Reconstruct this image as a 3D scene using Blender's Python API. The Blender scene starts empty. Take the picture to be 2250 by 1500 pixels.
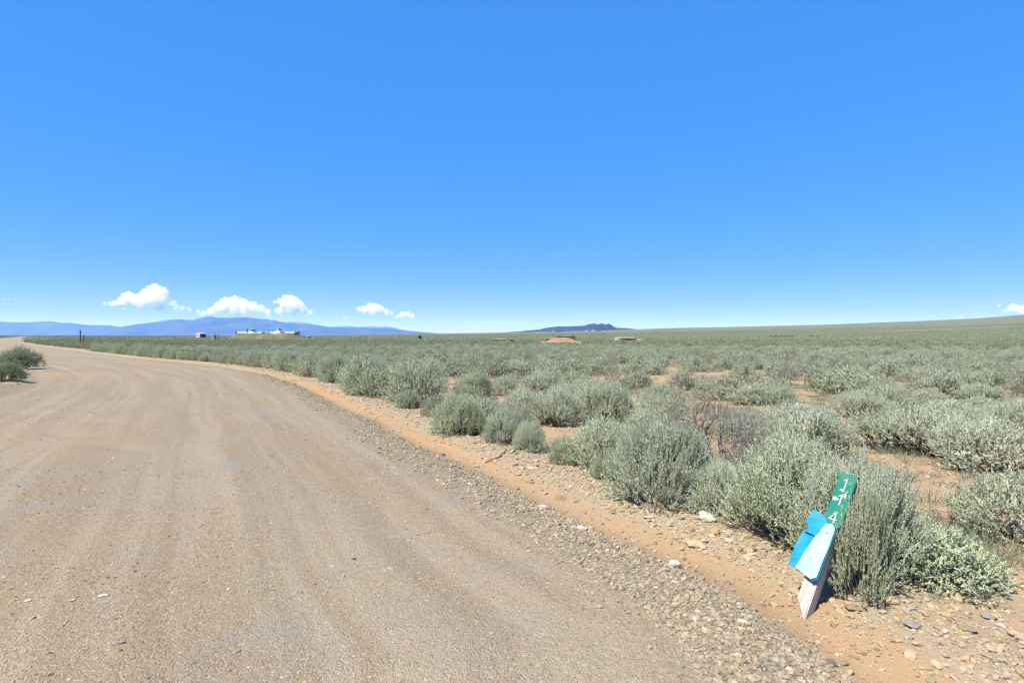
import bpy, bmesh, math, random
import numpy as np
from mathutils import Vector, Matrix

rad = math.radians
SC = bpy.context.scene
COL = SC.collection

# ------------------------------------------------------------------ camera
EYE = 1.75
FPX = 1250.0                      # focal length in photo pixels (photo is 2250 x 1500)
HORIZ = 738.0                     # row of the level horizon in the photo
cam_d = bpy.data.cameras.new("camera")
cam_d.sensor_width = 36.0
cam_d.lens = FPX / 2250.0 * 36.0
cam_d.clip_start = 0.05
cam_d.clip_end = 250000.0
cam = bpy.data.objects.new("camera", cam_d)
COL.objects.link(cam)
cam.location = (0, 0, EYE)
cam.rotation_euler = (rad(90) - math.atan((750 - HORIZ) / FPX), 0, 0)
SC.camera = cam

# ------------------------------------------------------------------ sky, sun, exposure
SUN_AZ = math.atan2(-0.75, -0.66)        # compass direction the light comes from (x, y)
SUN_EL = rad(57)
world = bpy.data.worlds.new("World")
SC.world = world
world.use_nodes = True
wn = world.node_tree
wn.nodes.clear()
sky = wn.nodes.new("ShaderNodeTexSky")
sky.sky_type = 'NISHITA'
sky.sun_disc = False
sky.sun_elevation = SUN_EL
sky.sun_rotation = SUN_AZ
sky.altitude = 2100
sky.air_density = 0.6
sky.dust_density = 0.0
sky.ozone_density = 10.0
gam = wn.nodes.new("ShaderNodeGamma")          # the whole sky, evenly: deep clear high-desert blue
gam.inputs['Gamma'].default_value = 0.24
sat = wn.nodes.new("ShaderNodeHueSaturation")
sat.inputs['Saturation'].default_value = 1.6
sat.inputs['Value'].default_value = 1.0
bg = wn.nodes.new("ShaderNodeBackground")
bg.inputs['Strength'].default_value = 0.10
wo = wn.nodes.new("ShaderNodeOutputWorld")
wn.links.new(sky.outputs[0], gam.inputs[0])
wn.links.new(gam.outputs[0], sat.inputs['Color'])
sat2 = wn.nodes.new("ShaderNodeHueSaturation")
sat2.inputs['Saturation'].default_value = 1.68
sat2.inputs['Value'].default_value = 3.52
tint = wn.nodes.new("ShaderNodeMix")
tint.data_type = 'RGBA'
tint.blend_type = 'MULTIPLY'
tint.inputs[0].default_value = 1.0
tint.inputs[7].default_value = (0.90, 0.735, 1.0, 1)
wn.links.new(sat.outputs[0], sat2.inputs['Color'])
wn.links.new(sat2.outputs[0], tint.inputs[6])
wn.links.new(tint.outputs[2], bg.inputs[0])
wn.links.new(bg.outputs[0], wo.inputs[0])

sun_d = bpy.data.lights.new("sun", 'SUN')
sun_d.energy = 5.0
sun_d.angle = rad(0.53)
sun_d.color = (1.0, 0.93, 0.81)
sun = bpy.data.objects.new("sun", sun_d)
COL.objects.link(sun)
SUN_DIR = Vector((math.sin(SUN_AZ) * math.cos(SUN_EL), math.cos(SUN_AZ) * math.cos(SUN_EL), math.sin(SUN_EL)))
sun.rotation_euler = SUN_DIR.to_track_quat('Z', 'Y').to_euler()
sun.location = (-30, -10, 60)

SC.view_settings.view_transform = 'Standard'
SC.view_settings.look = 'None'
SC.view_settings.exposure = 1.085
SC.view_settings.gamma = 1.0
SC.view_settings.use_curve_mapping = False
SC.render.engine = 'CYCLES'
SC.cycles.max_bounces = 14
SC.cycles.diffuse_bounces = 4
SC.cycles.transmission_bounces = 4
SC.cycles.transparent_max_bounces = 16
SC.cycles.volume_bounces = 12
SC.cycles.use_denoising = True
SC.cycles.use_adaptive_sampling = True
SC.cycles.adaptive_threshold = 0.01
SC.cycles.filter_width = 1.3

# ------------------------------------------------------------------ helpers
rng = np.random.default_rng(7)


def tag(o, label=None, cat=None, group=None, kind=None):
    if label:
        o["label"] = label
    if cat:
        o["category"] = cat
    if group:
        o["group"] = group
    if kind:
        o["kind"] = kind
    return o


def empty(name, loc=(0, 0, 0), rz=0.0):
    o = bpy.data.objects.new(name, None)
    o.empty_display_size = 0.2
    COL.objects.link(o)
    o.location = loc
    o.rotation_euler = (0, 0, rz)
    return o


def mesh_np(name, verts, quads=None, tris=None, smooth=False):
    """mesh from numpy arrays of vertices, quads and triangles"""
    me = bpy.data.meshes.new(name)
    verts = np.asarray(verts, dtype=np.float32)
    me.vertices.add(len(verts))
    me.vertices.foreach_set("co", verts.ravel())
    nq = 0 if quads is None else len(quads)
    nt = 0 if tris is None else len(tris)
    loops = []
    if nq:
        loops.append(np.asarray(quads, dtype=np.int32).ravel())
    if nt:
        loops.append(np.asarray(tris, dtype=np.int32).ravel())
    li = np.concatenate(loops)
    me.loops.add(len(li))
    me.loops.foreach_set("vertex_index", li)
    starts = np.concatenate([np.arange(nq) * 4, nq * 4 + np.arange(nt) * 3]).astype(np.int32)
    me.polygons.add(nq + nt)
    me.polygons.foreach_set("loop_start", starts)
    if smooth:
        me.polygons.foreach_set("use_smooth", np.ones(nq + nt, dtype=bool))
    me.update(calc_edges=True)
    return me


def fattr(me, name, vals, domain='POINT'):
    a = me.attributes.new(name, 'FLOAT', domain)
    a.data.foreach_set("value", np.asarray(vals, dtype=np.float32))


def link(name, me, mat=None, parent=None, loc=None):
    o = bpy.data.objects.new(name, me)
    COL.objects.link(o)
    if mat is not None:
        if len(me.materials) == 0:
            me.materials.append(mat)
    if parent is not None:
        o.parent = parent
    if loc is not None:
        o.location = loc
    return o


def ground_px(px, py):
    """point on level ground seen at a photo pixel"""
    d = max(py - HORIZ, 0.5)
    return (px - 1125.0) / d * EYE, EYE * FPX / d


def _hash(ix, iy, seed):
    n = (ix.astype(np.int64) * 374761393 + iy.astype(np.int64) * 668265263 + seed * 1442695041) & 0x7fffffff
    n = (n ^ (n >> 13)) * 1274126177 & 0x7fffffff
    n = (n ^ (n >> 16)) & 0x7fffffff
    return n / float(0x7fffffff)


def vnoise(x, y, seed=0):
    x = np.asarray(x, float); y = np.asarray(y, float)
    ix = np.floor(x); iy = np.floor(y)
    fx = x - ix; fy = y - iy
    fx = fx * fx * (3 - 2 * fx); fy = fy * fy * (3 - 2 * fy)
    a = _hash(ix, iy, seed); b = _hash(ix + 1, iy, seed)
    c = _hash(ix, iy + 1, seed); d = _hash(ix + 1, iy + 1, seed)
    return (a * (1 - fx) + b * fx) * (1 - fy) + (c * (1 - fx) + d * fx) * fy


def fbm(x, y, seed=0, oct=4):
    t = 0.0; a = 0.5
    for k in range(oct):
        t = t + a * (vnoise(x * 2 ** k, y * 2 ** k, seed + k * 17) * 2 - 1)
        a *= 0.5
    return t


def sstep(a, b, x):
    t = np.clip((np.asarray(x, float) - a) / (b - a), 0, 1)
    return t * t * (3 - 2 * t)


# ------------------------------------------------------------------ road edge and terrain height
EDGE = [(1.6, -60), (1.45, -30), (1.3, -12), (1.2, -4), (1.15, 0), (1.08, 2.6), (0.98, 3.5), (0.80, 3.9), (0.44, 4.45),
        (0.03, 5.05), (-0.32, 5.70), (-0.78, 6.63), (-1.67, 8.19), (-2.82, 10.2), (-3.52, 11.7),
        (-4.67, 13.5), (-6.41, 16.8), (-8.2, 20.0), (-11.4, 25.0), (-16.5, 31.3), (-23.0, 37.9),
        (-32, 46.2), (-61, 76), (-105, 122), (-160, 183), (-340, 395), (-700, 830)]


def catmull(P, n=7):
    P = np.array(P, float)
    out = []
    for i in range(len(P) - 1):
        p0 = P[max(i - 1, 0)]; p1 = P[i]; p2 = P[i + 1]; p3 = P[min(i + 2, len(P) - 1)]
        for t in np.linspace(0, 1, n, endpoint=False):
            out.append(0.5 * ((2 * p1) + (p2 - p0) * t + (2 * p0 - 5 * p1 + 4 * p2 - p3) * t * t
                              + (3 * p1 - p0 - 3 * p2 + p3) * t ** 3))
    out.append(P[-1])
    return np.array(out)


EC = catmull(EDGE)
for _ in range(3):                                   # ease out the kinks
    EC[1:-1] = 0.25 * EC[:-2] + 0.5 * EC[1:-1] + 0.25 * EC[2:]
E0 = EC[:-1]; ED = EC[1:] - EC[:-1]
EL = np.hypot(ED[:, 0], ED[:, 1])
EU = np.concatenate([[0], np.cumsum(EL)])[:-1]


def road_su(x, y):
    """signed distance right of the road's right edge, and distance along it"""
    x = np.asarray(x, float).ravel(); y = np.asarray(y, float).ravel()
    S = np.empty_like(x); U = np.empty_like(x)
    for c in range(0, len(x), 8000):
        px = x[c:c + 8000, None] - E0[None, :, 0]
        py = y[c:c + 8000, None] - E0[None, :, 1]
        t = np.clip((px * ED[:, 0] + py * ED[:, 1]) / (EL ** 2), 0, 1)
        dx = px - t * ED[:, 0]; dy = py - t * ED[:, 1]
        d2 = dx * dx + dy * dy
        k = np.argmin(d2, axis=1); r = np.arange(len(k))
        side = ED[k, 1] * px[r, k] - ED[k, 0] * py[r, k]
        S[c:c + 8000] = np.sqrt(d2[r, k]) * np.sign(side)
        U[c:c + 8000] = EU[k] + t[r, k] * EL[k]
    return S, U


ROAD_W = 7.6
SKY_PX = [-2000, 600, 700, 900, 1000, 1100, 1250, 1430, 1600, 1800, 2000, 2150, 2250, 2600, 4000]
SKY_Y = [738.0, 737.5, 737, 733.5, 731.5, 729.8, 727, 723.2, 719.5, 716, 711.5, 707, 702.5, 690, 672]
POTS = [(-8.6, 11.8, 0.75, 0.35), (-8.0, 10.2, 0.5, 0.25), (-6.2, 9.0, 0.6, 0.22), (-11.5, 13.2, 0.8, 0.3)]


def height(x, y, s=None, u=None):
    x = np.asarray(x, float).ravel(); y = np.asarray(y, float).ravel()
    if s is None:
        s, u = road_su(x, y)
    r = np.hypot(x, y)
    az = np.arctan2(x, y)
    px = 1125 + FPX * np.tan(np.clip(az, -1.45, 1.45))
    px = np.where(np.abs(az) > 1.45, np.where(az > 0, 4000, -2000), px)
    e = (HORIZ - np.interp(px, SKY_PX, SKY_Y)) / FPX
    g = np.clip(np.log(np.maximum(r, 1) / 260.0) / math.log(3600 / 260.0), 0, 1)
    g = g * g * (3 - 2 * g) * 0.35 + g * 0.65
    h = np.minimum(r, 3600) * e * g + EYE * g
    # gentle roll of the plain
    roll = fbm(x / 60.0, y / 60.0, 3, 3) * 0.45 * sstep(25, 160, r) * (1 - sstep(600, 2500, r))
    roll += fbm(x / 900.0, y / 900.0, 9, 3) * 7 * sstep(700, 3000, r)
    h = h + roll * sstep(-2, 8, np.abs(s + ROAD_W / 2) - ROAD_W / 2)
    # cross section of the road and its verge
    fade = 1 - sstep(40, 140, r)
    wob = fbm(u / 1.3, s / 2.0, 21, 3)
    prof = 0.045 * np.exp(-((s - 0.27 - 0.12 * wob) / 0.17) ** 2) * (0.75 + 0.7 * wob)
    prof += -0.055 * np.exp(-((s - 0.84 - 0.06 * wob) / 0.22) ** 2)
    prof += 0.05 * np.exp(-((s - 1.5) / 0.36) ** 2) + 0.035 * sstep(1.6, 2.6, s)
    prof += 0.13 * np.exp(-((s + ROAD_W + 0.5) / 0.45) ** 2) + 0.06 * sstep(-ROAD_W - 0.6, -ROAD_W - 1.6, s)
    rut = sum(np.exp(-((s + c + 0.12 * wob) / 0.24) ** 2) for c in (1.0, 2.5, 4.6, 6.1))
    prof += -0.014 * rut * (s < 0.2)
    prof += 0.008 * np.sin(u * 2 * math.pi / 0.65 + 3 * wob) * np.exp(-((s + 1.6) / 0.9) ** 2) * 0.4
    near = 1 - sstep(8, 26, r)
    off = sstep(1.8, 2.8, s) + sstep(-ROAD_W, -ROAD_W - 1, s)
    fine = 0.006 * fbm(x * 3, y * 3, 31, 3) + 0.012 * fbm(x / 0.9, y / 0.9, 5, 2)
    h = h + fade * prof + near * fine + fade * off * 0.05 * fbm(x / 1.6, y / 1.6, 12, 3)
    for (cx, cy, a, b) in POTS:
        q = ((x - cx) * 0.9 + (y - cy) * -0.4) / a
        w = ((x - cx) * 0.4 + (y - cy) * 0.9) / b
        h = h - 0.05 * np.exp(-(q * q + w * w) * 1.3)
    return h


def hz(x, y):
    return float(height(np.array([x]), np.array([y]))[0])


# ------------------------------------------------------------------ node helper
ALBEDO = 0.75                     # one scale for every surface's reflectance


class NT:
    def __init__(self, name):
        self.m = bpy.data.materials.new(name)
        self.m.use_nodes = True
        self.t = self.m.node_tree
        self.t.nodes.clear()
        self.out = self.t.nodes.new("ShaderNodeOutputMaterial")

    def n(self, typ, **kw):
        nd = self.t.nodes.new(typ)
        for k, v in kw.items():
            setattr(nd, k, v)
        return nd

    def set(self, sock, v):
        if isinstance(v, bpy.types.NodeSocket):
            self.t.links.new(v, sock)
        elif isinstance(v, (tuple, list)) and len(v) == 3 and sock.type == 'RGBA':
            sock.default_value = (*v, 1)
        else:
            sock.default_value = v

    def attr(self, name, kind='GEOMETRY'):
        a = self.n("ShaderNodeAttribute", attribute_type=kind)
        a.attribute_name = name
        return a.outputs['Fac']

    def math(self, op, a, b=0.0, c=None, clamp=False):
        m = self.n("ShaderNodeMath", operation=op, use_clamp=clamp)
        self.set(m.inputs[0], a)
        self.set(m.inputs[1], b)
        if c is not None:
            self.set(m.inputs[2], c)
        return m.outputs[0]

    def mix(self, f, a, b, mode='MIX'):
        m = self.n("ShaderNodeMix", data_type='RGBA', blend_type=mode)
        self.set(m.inputs[0], f)
        self.set(m.inputs[6], a)
        self.set(m.inputs[7], b)
        return m.outputs[2]

    def smooth(self, x, a, b):
        m = self.n("ShaderNodeMapRange", interpolation_type='SMOOTHSTEP')
        self.set(m.inputs[0], x)
        m.inputs[1].default_value = a
        m.inputs[2].default_value = b
        return m.outputs[0]

    def noise(self, vec, scale, detail=4, rough=0.55, out='Fac'):
        nd = self.n("ShaderNodeTexNoise")
        if vec is not None:
            self.set(nd.inputs['Vector'], vec)
        nd.inputs['Scale'].default_value = scale
        nd.inputs['Detail'].default_value = detail
        nd.inputs['Roughness'].default_value = rough
        return nd.outputs[out]

    def voro(self, vec, scale, out='Color', feature='F1', rnd=1.0):
        nd = self.n("ShaderNodeTexVoronoi", feature=feature)
        if vec is not None:
            self.set(nd.inputs['Vector'], vec)
        nd.inputs['Scale'].default_value = scale
        nd.inputs['Randomness'].default_value = rnd
        return nd.outputs[out]

    def ramp(self, f, stops):
        r = self.n("ShaderNodeValToRGB")
        el = r.color_ramp.elements
        while len(el) < len(stops):
            el.new(0.5)
        for e, (p, c) in zip(el, stops):
            e.position = p
            e.color = (*c, 1)
        self.set(r.inputs[0], f)
        return r.outputs[0]

    def bsdf(self, color, rough=0.9, spec=0.2, normal=None, **kw):
        p = self.n("ShaderNodeBsdfPrincipled")
        self.set(p.inputs['Base Color'], self.mix(1.0, color, (ALBEDO, ALBEDO, ALBEDO), 'MULTIPLY'))
        self.set(p.inputs['Roughness'], rough)
        p.inputs['Specular IOR Level'].default_value = spec
        if normal is not None:
            self.t.links.new(normal, p.inputs['Normal'])
        for k, v in kw.items():
            self.set(p.inputs[k], v)
        return p

    def bump(self, h, strength=0.5, dist=0.01, normal=None):
        b = self.n("ShaderNodeBump")
        b.inputs['Strength'].default_value = strength
        b.inputs['Distance'].default_value = dist
        self.set(b.inputs['Height'], h)
        if normal is not None:
            self.t.links.new(normal, b.inputs['Normal'])
        return b.outputs[0]

    def surf(self, sh):
        self.t.links.new(sh.outputs[0] if hasattr(sh, 'outputs') else sh, self.out.inputs['Surface'])
        return self.m


def plain(name, col, rough=0.8, spec=0.3, var=0.15, scale=6.0):
    t = NT(name)
    tc = t.n("ShaderNodeTexCoord").outputs['Object']
    f = t.noise(tc, scale, 4)
    c = t.mix(f, tuple(x * (1 - var) for x in col), tuple(min(1, x * (1 + var)) for x in col))
    return t.surf(t.bsdf(c, rough, spec))


# ------------------------------------------------------------------ ground and road material
def ground_material():
    t = NT("dry_ground")
    geo = t.n("ShaderNodeNewGeometry").outputs['Position']
    s0 = t.attr("s"); u = t.attr("u"); far = t.attr("far")
    n1 = t.noise(geo, 1.1, 4); n2 = t.noise(geo, 5.0, 4); n3 = t.noise(geo, 22.0, 3); n4 = t.noise(geo, 0.25, 3)
    big = t.noise(geo, 0.012, 4)
    s = t.math('ADD', s0, t.math('MULTIPLY', t.math('SUBTRACT', n2, 0.5), 0.35))
    s = t.math('ADD', s, t.math('MULTIPLY', t.math('SUBTRACT', n1, 0.5), 0.30))
    s = t.math('ADD', s, t.math('MULTIPLY', t.math('SUBTRACT', n3, 0.5), 0.16))
    s = t.math('ADD', s, t.math('MULTIPLY', t.math('SUBTRACT', n4, 0.5), 0.45))
    # streaks along the wheel tracks
    cv = t.n("ShaderNodeCombineXYZ")
    t.set(cv.inputs[0], t.math('MULTIPLY', u, 0.09)); t.set(cv.inputs[1], t.math('MULTIPLY', s0, 2.6))
    streak = t.noise(cv.outputs[0], 1.0, 5, 0.6)
    cv2 = t.n("ShaderNodeCombineXYZ")
    t.set(cv2.inputs[0], t.math('MULTIPLY', u, 0.07)); t.set(cv2.inputs[1], t.math('MULTIPLY', s0, 0.8))
    streak2 = t.noise(cv2.outputs[0], 1.0, 4, 0.6)
    # pebble grain
    pa = t.n("ShaderNodeTexVoronoi"); t.set(pa.inputs['Vector'], geo); pa.inputs['Scale'].default_value = 130
    pb = t.n("ShaderNodeTexVoronoi"); t.set(pb.inputs['Vector'], geo); pb.inputs['Scale'].default_value = 60
    ga = t.n("ShaderNodeSeparateColor"); t.set(ga.inputs[0], pa.outputs['Color'])
    gb = t.n("ShaderNodeSeparateColor"); t.set(gb.inputs[0], pb.outputs['Color'])
    # road
    road = t.mix(t.smooth(streak2, 0.42, 0.58), (0.305, 0.222, 0.142), (0.290, 0.243, 0.185))
    road = t.mix(t.math('MULTIPLY', t.smooth(streak, 0.46, 0.60), 0.75), road, (0.380, 0.318, 0.245))
    road = t.mix(t.math('MULTIPLY', t.smooth(streak, 0.46, 0.36), 0.5), road, (0.235, 0.190, 0.140))
    road = t.mix(t.math('MULTIPLY', t.smooth(n4, 0.54, 0.70), 0.5), road, (0.330, 0.225, 0.128))
    road = t.mix(t.math('MULTIPLY', t.smooth(n1, 0.50, 0.66), 0.55), road, (0.250, 0.232, 0.200))
    # single grains of other colours
    gr = t.ramp(ga.outputs[0], [(0.0, (0.11, 0.10, 0.085)), (0.22, (0.27, 0.215, 0.155)), (0.55, (0.32, 0.25, 0.175)),
                                (0.8, (0.37, 0.28, 0.18)), (0.93, (0.33, 0.31, 0.27)), (1.0, (0.52, 0.47, 0.40))])
    gr2 = t.ramp(gb.outputs[0], [(0.0, (0.14, 0.13, 0.11)), (0.3, (0.28, 0.23, 0.17)), (0.6, (0.34, 0.265, 0.185)),
                                 (0.85, (0.28, 0.265, 0.235)), (1.0, (0.50, 0.45, 0.38))])
    road = t.mix(0.5, road, gr)
    road = t.mix(t.math('MULTIPLY', t.smooth(gb.outputs[1], 0.55, 0.75), 0.65), road, gr2)
    road = t.mix(t.math('MULTIPLY', t.smooth(streak, 0.44, 0.66), 0.17), road, (0.430, 0.372, 0.300))
    road = t.mix(t.math('MULTIPLY', t.smooth(streak, 0.47, 0.30), 0.12), road, (0.235, 0.200, 0.155))
    road = t.mix(t.math('MULTIPLY', t.smooth(n1, 0.50, 0.68), 0.45), road, (0.285, 0.272, 0.245))
    wind = t.mix(0.5, (0.235, 0.212, 0.172), gr2)
    wind = t.mix(0.2, wind, gr)
    sand = t.mix(n2, (0.40, 0.245, 0.130), (0.47, 0.305, 0.172))
    sand = t.mix(t.math('MULTIPLY', t.smooth(n1, 0.45, 0.7), 0.55), sand, (0.40, 0.285, 0.18))
    sand = t.mix(t.math('MULTIPLY', t.smooth(n4, 0.44, 0.60), 0.55), sand, (0.36, 0.265, 0.175))
    sand = t.mix(0.22, sand, gr)
    shoulder = t.mix(n2, (0.37, 0.29, 0.20), (0.43, 0.34, 0.24))
    shoulder = t.mix(0.4, shoulder, gr2)
    soil = t.mix(n1, (0.415, 0.265, 0.160), (0.475, 0.330, 0.215))
    soil = t.mix(t.math('MULTIPLY', t.smooth(n2, 0.45, 0.75), 0.45), soil, (0.36, 0.28, 0.19))
    soil = t.mix(0.18, soil, gr2)
    litter = t.mix(n3, (0.25, 0.215, 0.165), (0.36, 0.29, 0.20))
    soil = t.mix(t.math('MULTIPLY', t.smooth(n1, 0.54, 0.64), 0.6), soil, litter)
    # green growth among the shrubs and, far off, the grassy plain
    grass_n = t.noise(geo, 0.33, 4)
    soil = t.mix(t.math('MULTIPLY', t.smooth(grass_n, 0.52, 0.64), t.smooth(s0, 3.0, 5.0)), soil,
                 t.mix(n3, (0.17, 0.18, 0.10), (0.28, 0.25, 0.15)))
    stre = t.n("ShaderNodeMapping"); t.set(stre.inputs[0], geo); stre.inputs['Scale'].default_value = (0.0022, 0.006, 0.0)
    band = t.noise(stre.outputs[0], 1.0, 6, 0.62)
    speck = t.noise(geo, 0.11, 5, 0.7)
    plainc = t.mix(t.smooth(band, 0.35, 0.65), (0.150, 0.170, 0.088), (0.225, 0.215, 0.112))
    plainc = t.mix(t.math('MULTIPLY', t.smooth(big, 0.45, 0.7), 0.6), plainc, (0.150, 0.168, 0.110))
    plainc = t.mix(t.math('MULTIPLY', t.smooth(band, 0.64, 0.76), 0.6), plainc, (0.36, 0.285, 0.18))
    plainc = t.mix(t.math('MULTIPLY', t.smooth(speck, 0.50, 0.66), 0.45), plainc, (0.085, 0.10, 0.065))
    soil = t.mix(far, soil, plainc)
    # bands across the verge
    keep = t.math('SUBTRACT', 1.0, t.smooth(u, 110, 150))
    sandk = t.mix(keep, shoulder, sand)
    c = t.mix(t.smooth(s, -0.06, 0.08), road, wind)
    c = t.mix(t.smooth(s, 0.52, 0.72), c, sandk)
    c = t.mix(t.smooth(s, 1.02, 1.24), c, shoulder)
    c = t.mix(t.smooth(s, 1.75, 2.15), c, soil)
    c = t.mix(t.smooth(t.math('MULTIPLY', s, -1.0), ROAD_W, ROAD_W + 0.5), c, shoulder)
    c = t.mix(t.smooth(t.math('MULTIPLY', s, -1.0), ROAD_W + 0.9, ROAD_W + 1.3), c, soil)
    # the sandy driveway mouth on the left and the potholes
    c = t.mix(t.attr("sandy"), c, sand)
    # relief
    hsum = t.math('MULTIPLY_ADD', pa.outputs['Distance'], -0.010, t.math('MULTIPLY', n3, 0.02))
    hsum = t.math('MULTIPLY_ADD', pb.outputs['Distance'], -0.012, hsum)
    soft = t.smooth(s, 0.5, 0.7)
    hsum = t.math('MULTIPLY', hsum, t.math('SUBTRACT', 1.0, t.math('MULTIPLY', soft, 0.35)))
    nrm = t.bump(hsum, 0.7, 1.0)
    c = t.mix(1.0, c, (0.955, 0.955, 0.915), 'MULTIPLY')
    return t.surf(t.bsdf(c, 0.95, 0.12, nrm))


M_GROUND = ground_material()


def build_terrain():
    front = np.linspace(-62, 62, 820)
    back = np.linspace(62, 298, 90)[1:-1]
    az = np.radians(np.concatenate([front, back]))
    rr = [0.7]
    while rr[-1] < 44000:
        r = rr[-1]
        rr.append(r * (1.012 if r < 20 else 1.022 if r < 300 else 1.055))
    rr = np.array(rr)
    A, R = np.meshgrid(az, rr)
    X = (R * np.sin(A)).ravel(); Y = (R * np.cos(A)).ravel()
    S, U = road_su(X, Y)
    Z = height(X, Y, S, U)
    nA = len(az); nR = len(rr)
    X = np.append(X, 0.0); Y = np.append(Y, 0.0)
    s0, u0 = road_su(np.array([0.0]), np.array([0.0]))
    S = np.append(S, s0); U = np.append(U, u0); Z = np.append(Z, 0.0)
    i = np.arange(nR - 1)[:, None] * nA
    j = np.arange(nA)[None, :]
    jn = (j + 1) % nA
    quads = np.stack([i + j, i + jn, i + nA + jn, i + nA + j], axis=-1).reshape(-1, 4)[:, ::-1]
    c = len(X) - 1
    tris = np.stack([np.full(nA, c), (np.arange(nA) + 1) % nA, np.arange(nA)], axis=-1)
    r = np.hypot(X, Y)
    far = sstep(60, 420, r)
    # sandy patches
    sandy = np.zeros_like(X)
    for (cx, cy, a, b) in POTS:
        q = ((X - cx) * 0.9 + (Y - cy) * -0.4) / (a * 1.3)
        w = ((X - cx) * 0.4 + (Y - cy) * 0.9) / (b * 1.5)
        sandy = np.maximum(sandy, 0.28 * np.exp(-(q * q + w * w)))
    # driveway leaving the road to the left
    dl = np.abs((Y - 25.4) + (X + 17) * 0.10)
    sandy = np.maximum(sandy, sstep(2.0, 0.9, dl + 0.9 * fbm(X / 1.5, Y / 1.5, 4, 3)) * sstep(-16.5, -21.5, X + fbm(X / 2.0, Y / 2.0, 8, 3)) * 0.85)
    nz = sstep(0.02, 0.3, fbm(X / 5.0, Y / 5.0, 77, 4)) * sstep(-1.5, -4.5, S) * (S > -ROAD_W - 1)
    sandy = np.maximum(sandy, 0.22 * nz)
    V = np.stack([X, Y, Z], axis=-1)
    qs = S[quads].mean(axis=1)
    isroad = (qs < 0) & (qs > -ROAD_W)
    troad = (S[tris].mean(axis=1) < 0)

    def part(name, qsel, tsel):
        q = quads[qsel]; tt = tris[tsel]
        used = np.unique(np.concatenate([q.ravel(), tt.ravel()]))
        remap = np.zeros(len(V), dtype=np.int64); remap[used] = np.arange(len(used))
        me = mesh_np(name, V[used], remap[q], remap[tt] if len(tt) else None, smooth=True)
        for nm, arr in (("s", S), ("u", U), ("far", far), ("sandy", sandy)):
            fattr(me, nm, arr[used])
        o = link(name, me, M_GROUND)
        o["kind"] = "structure"
        return o
    g = part("ground", ~isroad, ~troad)
    r_ = part("road", isroad, troad)
    g["label"] = "dry orange sagebrush plain with a gravel verge"
    r_["label"] = "tan gravel road curving off to the left"


build_terrain()


# ------------------------------------------------------------------ mountains
def range_mesh(name, prof, dist, depth, mat, label, seed, rough=0.20, cols=420):
    px = np.array([p[0] for p in prof], float); py = np.array([p[1] for p in prof], float)
    x = np.linspace(px[0], px[-1], cols)
    top = np.interp(x, px, py)
    k = np.ones(3) / 3
    top[1:-1] = np.convolve(top, k, 'same')[1:-1]
    az = np.arctan((x - 1125) / FPX)
    H = (HORIZ - top) / FPX * dist + EYE           # crest height at crest distance (forward distance)
    rows = np.linspace(-1, 1, 56)
    A, T = np.meshgrid(az, rows)
    Hc = np.broadcast_to(H, A.shape)
    fwd = dist + T * depth                          # forward distance
    X = fwd * np.tan(A); Y = fwd
    spur = fbm(X / (depth * 0.55), Y / (depth * 0.9), seed, 5)
    ridge = 1 - np.abs(fbm(X / (depth * 0.35), Y / (depth * 1.1), seed + 5, 4)) * 2
    base = np.cos(np.clip(np.abs(T), 0, 1) * math.pi / 2) ** 1.25
    w = np.abs(T) ** 0.7
    Z = Hc * base * (1 + w * (rough * 3.2 * spur + rough * 2.2 * (ridge - 0.6)))
    Z = np.minimum(Z, Hc * (fwd / dist) * 0.995 * (1 - 0.25 * np.abs(T)))
    Z = np.where(np.abs(T) < 0.02, Hc, Z)
    Z = Z - 25 * np.abs(T) ** 6 - 8
    n = cols
    i = np.arange(len(rows) - 1)[:, None] * n
    j = np.arange(n - 1)[None, :]
    quads = np.stack([i + j, i + j + 1, i + n + j + 1, i + n + j], axis=-1).reshape(-1, 4)
    me = mesh_np(name, np.stack([X.ravel(), Y.ravel(), Z.ravel()], -1), quads, smooth=True)
    o = link(name, me, mat)
    tag(o, label, None, None, "structure")
    return o


def mountain_mat(name, dark, light, snow=None, scale=0.0012):
    t = NT(name)
    geo = t.n("ShaderNodeNewGeometry").outputs['Position']
    f = t.noise(geo, scale, 6, 0.62)
    c = t.mix(t.smooth(f, 0.38, 0.66), dark, light)
    if snow:
        sp = t.n("ShaderNodeSeparateXYZ"); t.set(sp.inputs[0], geo)
        sn = t.math('MULTIPLY', t.smooth(sp.outputs[2], snow[0], snow[1]), t.smooth(t.noise(geo, scale * 1.6, 5, 0.7), 0.46, 0.56))
        c = t.mix(sn, c, (0.85, 0.87, 0.9))
    return t.surf(t.bsdf(c, 0.95, 0.05))


M_FOREST = mountain_mat("forest_slope", (0.030, 0.042, 0.036), (0.075, 0.080, 0.062))
M_DOME = mountain_mat("dome_slope", (0.022, 0.034, 0.030), (0.060, 0.062, 0.054))
M_PEAK = mountain_mat("snowy_peak", (0.06, 0.075, 0.08), (0.13, 0.14, 0.14), (820, 960))
M_RIDGE = mountain_mat("wooded_ridge", (0.035, 0.048, 0.030), (0.085, 0.095, 0.055), None, 0.004)

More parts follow.
